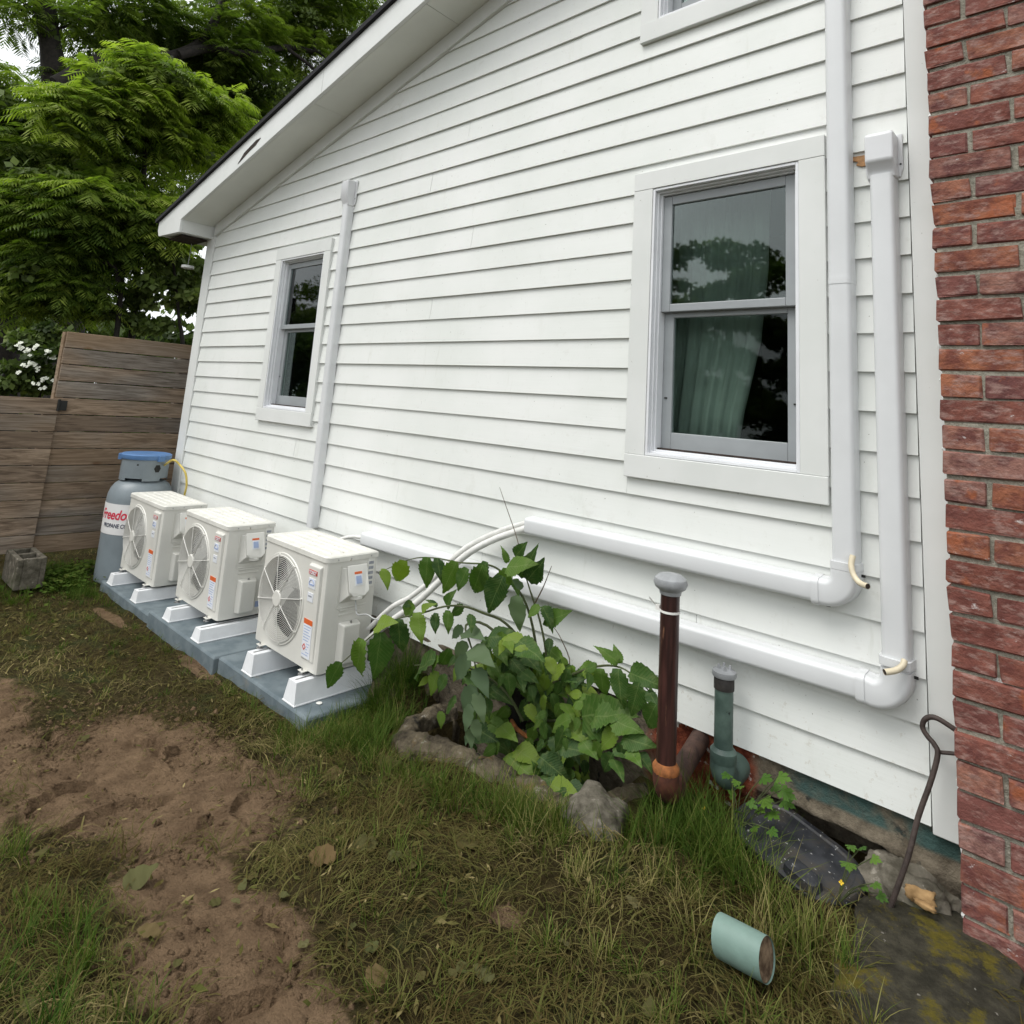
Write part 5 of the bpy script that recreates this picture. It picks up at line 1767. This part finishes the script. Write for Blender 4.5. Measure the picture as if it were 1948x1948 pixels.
# broad low weeds in the green corners, one soft mass
cnt = 1500
cs = [(-6.25, -.80, .16, .12, .5), (-6.45, -.6, .08, .1, .3)]
xs_, ys_ = [], []
for cx, cy, rx, ry, f in cs:
    k = int(cnt * f)
    xs_.append(RNG.normal(cx, rx, k))
    ys_.append(RNG.normal(cy, ry, k))
X, Y = np.concatenate(xs_), np.concatenate(ys_)
kp = free(X, Y)
X, Y = X[kp], Y[kp]
n = len(X)
az, ti = RNG.uniform(0, 6.28, n), RNG.uniform(.2, .9, n)
L = RNG.uniform(.02, .05, n)
c = np.stack([X, Y, height(X, Y) + RNG.uniform(.02, .10, n)], -1)
d = np.stack([np.cos(az), np.sin(az), -ti * .5], -1)
s = np.stack([-np.sin(az), np.cos(az), RNG.uniform(-.4, .4, n)], -1) * .36
V = np.stack([c, c + (d * .5 + s) * L[:, None], c + d * L[:, None], c + (d * .5 - s) * L[:, None]], 1)
kind(np_mesh('ground_weeds', V.reshape(-1, 3), np.arange(4 * n).reshape(-1, 4), M['grass'], attrs={'tint': np.repeat(np.clip(RNG.normal(.45, .15, n), 0, .8), 4)}), 'stuff')

# soil crumbs and torn bits of leaf, loose masses nobody could count
cx, cy = scatter_uniform(26000, -4.2, -1.1, -2.1, -.55)
mm = mud_amount(cx, cy)
kp = free(cx, cy) & (RNG.random(len(cx)) < np.clip(mm * (1.25 - mm) * 1.6, 0, 1) * (vnoise(cx, cy, 5, 51) ** 2) * 1.6)
cx, cy = cx[kp], cy[kp]
n = len(cx)
r = RNG.uniform(.003, .007, n) + RNG.random(n) ** 7 * .014
o6 = np.array([(1, 0, 0), (0, 1, 0), (-1, 0, 0), (0, -1, 0), (0, 0, .8), (0, 0, -.8)])
V = np.stack([cx, cy, height(cx, cy)], -1)[:, None] + (o6[None] * RNG.uniform(.6, 1.3, (n, 6, 1)) + RNG.normal(0, .15, (n, 6, 3))) * r[:, None, None]
f8 = np.array([(0, 1, 4), (1, 2, 4), (2, 3, 4), (3, 0, 4), (1, 0, 5), (2, 1, 5), (3, 2, 5), (0, 3, 5)])
kind(np_mesh('soil_crumbs', V.reshape(-1, 3), (np.arange(n)[:, None, None] * 6 + f8[None]).reshape(-1, 3), M['ground'], attrs={'mud': np.ones(n * 6) * .9}), 'stuff')
cx, cy = scatter_uniform(17000, -6.0, -.2, -2.1, -.3)
kp = free(cx, cy) & (RNG.random(len(cx)) < (.12 + .6 * vnoise(cx, cy, 3, 61) ** 2) * (1 - .8 * mud_amount(cx, cy)))
cx, cy = cx[kp], cy[kp]
n = len(cx)
az, L = RNG.uniform(0, 6.28, n), RNG.uniform(.012, .030, n) + RNG.random(n) ** 5 * .03
dd = np.stack([np.cos(az), np.sin(az), RNG.normal(0, .25, n)], -1)
ss = np.stack([-np.sin(az), np.cos(az), RNG.normal(0, .4, n)], -1) * RNG.uniform(.06, .22, n)[:, None]
c0 = np.stack([cx, cy, height(cx, cy) + RNG.uniform(.004, .016, n)], -1)
V = np.stack([c0, c0 + (dd * .45 + ss) * L[:, None], c0 + dd * L[:, None], c0 + (dd * .55 - ss * .8) * L[:, None]], 1)
kind(np_mesh('leaf_litter', V.reshape(-1, 3), np.arange(4 * n).reshape(-1, 4), M['dead'], attrs={'tint': np.repeat(np.clip(RNG.normal(.55, .24, n), 0, 1), 4)}), 'stuff')

# fallen leaves
FL = [leaf_mesh('fallen_leaf', M['wilt'], .40, True, .12, .12, 11), leaf_mesh('fallen_leaf', M['wilt'], .34, True, -.1, -.18, 11), leaf_mesh('fallen_leaf', M['wilt'], .30, True, .1, .35, 11)]
for me in FL:
    for v in me.vertices:
        x, y = v.co.x, v.co.y
        v.co.z += .06 * math.sin(9 * x + 3) * math.sin(7 * y) + .04 * math.sin(17 * y + 5 * x)


def fallen(px, py, L, label, group='withered leaves on the ground', az=None, lift=.012):
    g = at_g(px, py)
    z = float(height(np.array([g.x]), np.array([g.y]))[0])
    az = random.uniform(0, 6.28) if az is None else az
    d = Vector((math.cos(az), math.sin(az), random.uniform(-.1, .25)))
    o = put_leaf(None, random.choice(FL), Vector((g.x, g.y, z + lift)), d, Vector((random.uniform(-.5, .5), random.uniform(-.6, .1), 1)), L, 'fallen_leaf')
    tag(o, label, 'leaf', group)


for px, py, L, lb in ((720, 1458, .10, 'pale grey green leaf standing in grass below the well rim'), (620, 1470, .10, 'dull green oval leaf lying left of the pale upright leaf'), (818, 1480, .10, 'bright green ragged leaf resting against the well rim'), (715, 1615, .10, 'big olive leaf lying in the middle of the trampled lawn'),
                      (635, 1655, .11, 'crinkled tan leaf left of the big olive leaf'), (735, 1650, .07, 'small yellow green leaf touching the big olive leaf'), (905, 1620, .10, 'yellow green leaf cluster in front of the well corner'), (160, 1400, .08, 'tan leaf on the upper mud edge'), (725, 1850, .07, 'upright tan leaf near the bottom of the lawn'),
                      (300, 1790, .07, 'wide olive leaf half buried in mud near the bottom'), (230, 1700, .10, 'flat brown leaf between mud and the green corner'), (95, 1700, .09, 'tan leaf in the grass at the left border'), (940, 1860, .06, 'small sage leaf near the bottom centre')):
    fallen(px, py, L, lb)
for cnt, x0, x1, y0, y1, lb in ((6, 20, 560, 1120, 1380, 'small withered leaf on the brown grass below the equipment pads'), (9, 250, 760, 1560, 1940, 'small withered leaf on the churned soil right of the mud'),
                                (6, 0, 330, 1600, 1930, 'small withered leaf in the green grass corner by the mud'), (12, 700, 1350, 1600, 1940, 'small withered leaf on the trampled lawn below the pit')):
    for i in range(cnt):
        px, py = random.uniform(x0, x1), random.uniform(y0, y1)
        g = at_g(px, py)
        if bool(free(np.array([g.x]), np.array([g.y]))[0]):
            fallen(px, py, random.uniform(.025, .055), lb, lb.replace('leaf', 'leaves'))


# ------------------------------------------------------------------ trees
def frond_mesh(name, base, dirs, L, K, lw, droop, tint, mat, parent):
    """pinnate leaves: base (n,3), dirs (n,3) unit, L (n,)"""
    n = len(base)
    up = np.tile(np.array([[0, 0, 1.0]]), (n, 1))
    side = np.cross(dirs, up)
    side /= np.linalg.norm(side, axis=1, keepdims=True) + 1e-9
    V, T = [], []
    for k in range(K):
        t = .18 + .82 * k / (K - 1)
        c = base + dirs * (L * t)[:, None] - up * (droop * L * t * t)[:, None]
        fw = dirs - up * (2 * droop * t)
        fw /= np.linalg.norm(fw, axis=1, keepdims=True)
        for s in (-1, 1):
            ll = L * (.36 * math.sin(math.pi * (.18 + .72 * k / (K - 1))) + .06) * RNG.uniform(.8, 1.15, n)
            d = side * s * .84 + fw * .48 - up * RNG.uniform(.15, .55, n)[:, None]
            d /= np.linalg.norm(d, axis=1, keepdims=True)
            wv = fw * (ll * lw)[:, None]
            V.append(np.stack([c, c + d * (ll * .45)[:, None] - wv, c + d * ll[:, None] - up * (ll * .1)[:, None], c + d * (ll * .45)[:, None] + wv], 1))
            T.append(np.clip(tint + RNG.normal(0, .08, n), 0, 1))
    V = np.stack(V, 1).reshape(-1, 3)
    T = np.repeat(np.stack(T, 1).reshape(-1), 4)
    return np_mesh(name, V, np.arange(len(V)).reshape(-1, 4), mat, parent, attrs={'tint': T})


def leaf_cloud(name, c, size, tint, mat, parent, asp=.42):
    n = len(c)
    d = RNG.normal(0, 1, (n, 3))
    d[:, 2] -= .5
    d /= np.linalg.norm(d, axis=1, keepdims=True)
    nr = RNG.normal(0, .6, (n, 3)) + np.array([.5, -.5, .9])
    s = np.cross(d, nr)
    s /= np.linalg.norm(s, axis=1, keepdims=True) + 1e-9
    V = np.stack([c, c + d * (size * .45)[:, None] + s * (size * asp)[:, None], c + d * size[:, None], c + d * (size * .45)[:, None] - s * (size * asp)[:, None]], 1)
    return np_mesh(name, V.reshape(-1, 3), np.arange(4 * n).reshape(-1, 4), mat, parent, attrs={'tint': np.repeat(tint, 4)})


def in_balls(balls, per, shell=.55):
    """points and outward directions in balls of (x, y, z, rx, ry, rz, weight)"""
    P, O, Tt = [], [], []
    sub = []
    for x, y, z, rx, ry, rz, wgt in balls:
        for q_ in range(6):
            d = RNG.normal(0, 1, 3)
            d = d / np.linalg.norm(d) * RNG.uniform(.35, .95)
            f = RNG.uniform(.35, .60)
            sub.append((x + d[0] * rx, y + d[1] * ry, z + d[2] * rz, rx * f, ry * f, rz * f * .42, wgt * RNG.uniform(.10, .30)))
    for x, y, z, rx, ry, rz, wgt in sub:
        k = max(3, int(per * wgt))
        d = RNG.normal(0, 1, (k, 3))
        d /= np.linalg.norm(d, axis=1, keepdims=True)
        r = (shell + (1 - shell) * RNG.random(k)) ** .8
        r = np.where(RNG.random(k) < .3, RNG.random(k), r)
        P.append(np.array([x, y, z]) + d * r[:, None] * np.array([rx, ry, rz]))
        O.append(d)
        Tt.append(np.clip(.42 + RNG.normal(0, .13, k), 0, 1) + RNG.normal(0, .17))
    return np.concatenate(P), np.concatenate(O), np.concatenate(Tt)


def frond_dirs(O, flat=.35):
    d = O * np.array([1, 1, flat]) + RNG.normal(0, .45, O.shape) * np.array([1, 1, .3])
    return d / (np.linalg.norm(d, axis=1, keepdims=True) + 1e-9)


def ball_px(px, py, x, r, wgt=1.0, sq=.8):
    p = at_x(px, py, x)
    return (p.x, p.y, p.z, r, r, r * sq, wgt)


def trunk(name, pts, r0, r1, parent, mat=None):
    pp = smooth_path(pts, 5)
    k = len(pp)
    from mathutils import noise as mn
    return MB().tube(pp, [(r0 + (r1 - r0) * i / k) * (1 + .12 * mn.noise(pp[i] * 3)) for i in range(k)], 10).build(name, mat or M['bark'], parent, True)


def pinnate_tree(label, stems, balls, per, L, K, mat, lw=.13, droop=.35, tshift=0.0):
    t = thing('tree', label, 'tree', (0, 0, 0), 'trees behind the fence')
    for i, (pts, r0, r1) in enumerate(stems):
        trunk('trunk' if i == 0 else 'branch', pts, r0, r1, t)
    main = [Vector(q_) for pts, r0, r1 in stems for q_ in pts]
    for x, y, z, rx, ry, rz, wgt in balls:
        c = Vector((x, y, z))
        near = min(main, key=lambda q_: (q_ - c).length)
        mid = near.lerp(c, .5) + Vector((random.uniform(-.2, .2), random.uniform(-.2, .2), random.uniform(0, .25)))
        trunk('branch', [near, mid, c], .030, .010, t)
        for k_ in range(3):
            e = c + Vector((random.uniform(-1, 1) * rx, random.uniform(-1, 1) * ry, random.uniform(-.3, .6) * rz))
            trunk('branch', [mid.lerp(c, random.random()), c.lerp(e, .5) + Vector((0, 0, .05)), e], .010, .003, t)
    P, O, T = in_balls(balls, per)
    frond_mesh('crown', P, frond_dirs(O), RNG.uniform(L[0], L[1], len(P)), K, lw, droop, np.clip(T + tshift, 0, 1), mat, t)
    P, O, T = in_balls(balls, per * 1.6)
    leaf_cloud('crown', P, RNG.uniform(.05, .13, len(P)), np.clip(T + tshift - .05, 0, 1), M['broad'], t, .34)
    return t


def tp(l, x):
    return [at_x(px, py, x) for px, py in l]


def to_ground(p, x=None):
    return Vector((p.x if x is None else x, p.y, -.2))


# tall tree with the long dark limb
q = tp([(128, 640), (118, 400), (104, 150), (92, 60), (70, -120)], -12.5)
limb = tp([(106, 160), (200, 112), (300, 112), (378, 84), (420, 15), (450, -60)], -12.0)
limb2 = tp([(340, 104), (400, 92), (464, 102), (545, 90), (600, 100), (660, 120)], -11.9)
limb3 = tp([(545, 92), (590, 125), (610, 150), (640, 175)], -11.8)
pinnate_tree('tall dark tree with a long bare limb crossing over the fence', [([to_ground(q[0])] + q, .26, .14), (limb, .13, .06), (limb2, .09, .04), (limb3, .04, .02)],
             [ball_px(40, 20, -12.5, .7, .2), ball_px(150, 20, -12.3, .6, .25), ball_px(190, 60, -13, 1.0, .6), ball_px(300, 40, -12.8, 1.1, .9), ball_px(420, 40, -12.6, 1.2, 1.1), ball_px(540, 30, -12.5, 1.2, 1.1), ball_px(640, 40, -12.3, 1.1, 1.0),
              ball_px(170, 180, -12.6, .7, .5), ball_px(470, 180, -12.8, 1.3, 1.2), ball_px(380, 150, -13.3, 1.2, 1.0), ball_px(580, 170, -12.9, 1.2, 1.0), ball_px(400, 300, -13, 1.2, 1.0), ball_px(500, 290, -13, 1.0, .8), ball_px(240, 150, -13.4, 1.0, .7), ball_px(600, -40, -12.4, 1.3, .8), ball_px(40, 240, -12.5, .6, .4)],
             420, (.30, .50), 9, M['frond'], .12, .28, .10)
# tree whose trunk stands at the left border
q = tp([(8, 760), (10, 600), (20, 430), (16, 330), (-20, 150), (-60, 0)], -9.6)
pinnate_tree('dark trunked tree at the left border of the view', [([to_ground(q[0])] + q, .16, .09)],
             [ball_px(20, 290, -9.4, .6, .8), ball_px(90, 330, -9.3, .6, .9), ball_px(40, 400, -9.2, .5, .8), ball_px(130, 260, -9.8, .6, .8), ball_px(-40, 200, -9.5, .8, .7), ball_px(60, 480, -9.0, .5, .7)],
             420, (.25, .42), 9, M['frond'], .12, .35, .10)
# bright young crown in front
q = tp([(240, 720), (262, 520), (272, 360), (280, 240)], -8.4)
pinnate_tree('bright yellow green young tree leaning over the fence', [([to_ground(q[0])] + q, .05, .02)],
             [ball_px(240, 180, -8.2, .42, .9), ball_px(320, 165, -8.2, .42, 1.0), ball_px(290, 130, -8.2, .30, .5), ball_px(385, 205, -8.3, .36, .8), ball_px(170, 205, -8.2, .34, .6), ball_px(130, 225, -8.1, .26, .35), ball_px(420, 215, -8.3, .28, .4), ball_px(290, 250, -8.4, .42, .7), ball_px(370, 275, -8.6, .40, .5), ball_px(210, 290, -8.5, .36, .4)],
             300, (.22, .40), 9, M['frond_bright'], .13, .36, .26)
q = tp([(210, 720), (230, 560), (240, 420)], -8.0)
pinnate_tree('lower bright green tree between the trunks and the eave', [([to_ground(q[0])] + q, .04, .015)],
             [ball_px(240, 395, -8.0, .38, .9), ball_px(290, 415, -7.9, .30, .8), ball_px(170, 385, -8.0, .38, .7), ball_px(110, 360, -8.2, .36, .5), ball_px(120, 430, -8.1, .36, .6), ball_px(200, 470, -8.1, .38, .6), ball_px(90, 520, -8.2, .36, .6), ball_px(150, 550, -8.3, .36, .5), ball_px(60, 560, -8.6, .35, .4), ball_px(250, 330, -8.6, .36, .4), ball_px(40, 380, -8.4, .3, .4)],
             330, (.22, .36), 9, M['frond_bright'], .13, .34, .05)


def bush(name, label, cat, balls, per, size, mat, stems, asp=.42, tshift=0.0, flowers=None):
    t = thing(name, label, cat, (0, 0, 0))
    for i, (pts, r0, r1) in enumerate(stems):
        trunk('trunk', pts, r0, r1, t)
    P, O, T = in_balls(balls, per)
    leaf_cloud('crown', P, RNG.uniform(size[0], size[1], len(P)), np.clip(T + tshift, 0, 1), mat, t, asp)
    if flowers:
        V = []
        for f in flowers:
            p = Vector(f)
            for q_ in range(4):
                a = q_ * math.pi / 2 + random.random()
                fu, fv = Vector((.35, .75, .0)), Vector((-.45, .25, .7))        # clusters tip outwards over the gate
                dx = fu * math.cos(a) + fv * math.sin(a)
                sd_ = fv * math.cos(a) - fu * math.sin(a)
                r = random.uniform(.018, .032)
                V += [p, p + dx * r * .6 + sd_ * r * .5, p + dx * r, p + dx * r * .6 - sd_ * r * .5]
        np_mesh('blossom', V, np.arange(len(V)).reshape(-1, 4), M['flower'], t)
    return t


q = tp([(345, 700), (340, 600), (330, 500)], -7.9)
bush('shrub', 'broad leaved climbing shrub hanging beside the house corner', 'shrub', [ball_px(300, 540, -8, .34, 1.2), ball_px(350, 500, -7.9, .34, 1.1), ball_px(280, 610, -8.1, .30, .8), ball_px(360, 580, -8, .28, .7), ball_px(320, 470, -8.1, .34, .9), ball_px(390, 520, -7.9, .25, .5), ball_px(250, 590, -8.2, .25, .5)],
     700, (.05, .10), M['broad'], [([to_ground(q[0])] + q, .03, .012)], .48, .1)
fl = []
for px, py in [(random.uniform(25, 112), random.uniform(640, 742)) for _ in range(10)] + [(60, 666), (52, 672), (85, 668), (95, 672), (45, 694), (72, 702), (36, 707), (80, 722), (95, 720), (70, 728), (90, 670), (64, 662)]:
    for _ in range(2):
        fl.append(at_x(px + random.uniform(-7, 7), py + random.uniform(-4, 4), -7.28))
q = tp([(70, 780), (75, 720), (70, 660)], -7.6)
bush('flowering_shrub', 'white flowering shrub above the low gate', 'shrub', [ball_px(70, 690, -7.6, .30, 1.2, .7), ball_px(90, 650, -7.7, .25, .8, .7), ball_px(40, 720, -7.6, .25, .8, .7), ball_px(95, 730, -7.6, .22, .8, .7), ball_px(60, 640, -7.7, .24, .6, .7)],
     650, (.05, .09), M['broad'], [([to_ground(q[0])] + q, .02, .01)], .4, -.05, fl)
# the dense wood far behind, one mass
B = []
for i in range(34):
    px, py = random.uniform(-150, 760), random.uniform(120, 740)
    if py < 400 and px < 210 or py < 230 and random.random() < .6:
        continue
    B.append(ball_px(px, py, random.uniform(-19, -16), random.uniform(1.2, 2.0), 1.0))
for px in range(-200, 700, 90):
    B.append(ball_px(px, random.uniform(600, 760), -14.5, 1.4, 1.2))
P, O, T = in_balls(B, 560)
kind(leaf_cloud('far_woodland', P, RNG.uniform(.16, .34, len(P)), np.clip(T, 0, 1), M['far'], None, .34), 'stuff')
# trees across the yard, seen mirrored in the window panes
for x, y, hgt, r, lb in ((-9.5, -19, 8.6, 2.6, 'round dark tree mirrored in the large window left of the sky'), (-4.5, -23, 6.6, 2.6, 'lower tree mirrored in the large window right of the round tree'), (-16, -20, 7.5, 3.4, 'broad tree mirrored at the far side of the yard'), (-27, -12.5, 9.5, 4.2, 'tall dark tree mirrored in the small window'), (-33, -19, 10.5, 4.5, 'tallest far tree mirrored in the small window behind the other')):
    t = thing('yard_tree', lb, 'tree', (x, y, 0))
    MB().tube([(0, 0, -.3), (.1, 0, hgt * .3), (0, .1, hgt * .6)], [.25, .2, .1], 10).build('trunk', M['bark'], t, True)
    P, O, T = in_balls([(random.uniform(-.6, .6) * r, random.uniform(-.6, .6) * r, hgt - r * random.uniform(.6, 1.8), r * .6, r * .6, r * .5, 1) for _ in range(9)] + [(random.uniform(-1.2, 1.2) * r, random.uniform(-.5, .5) * r, random.uniform(.8, 3.6), r * .7, r * .6, 1.4, 1) for _ in range(9)], 1500)
    leaf_cloud('crown', P, RNG.uniform(.12, .26, len(P)), np.clip(T, 0, 1), M['far'], t, .4)
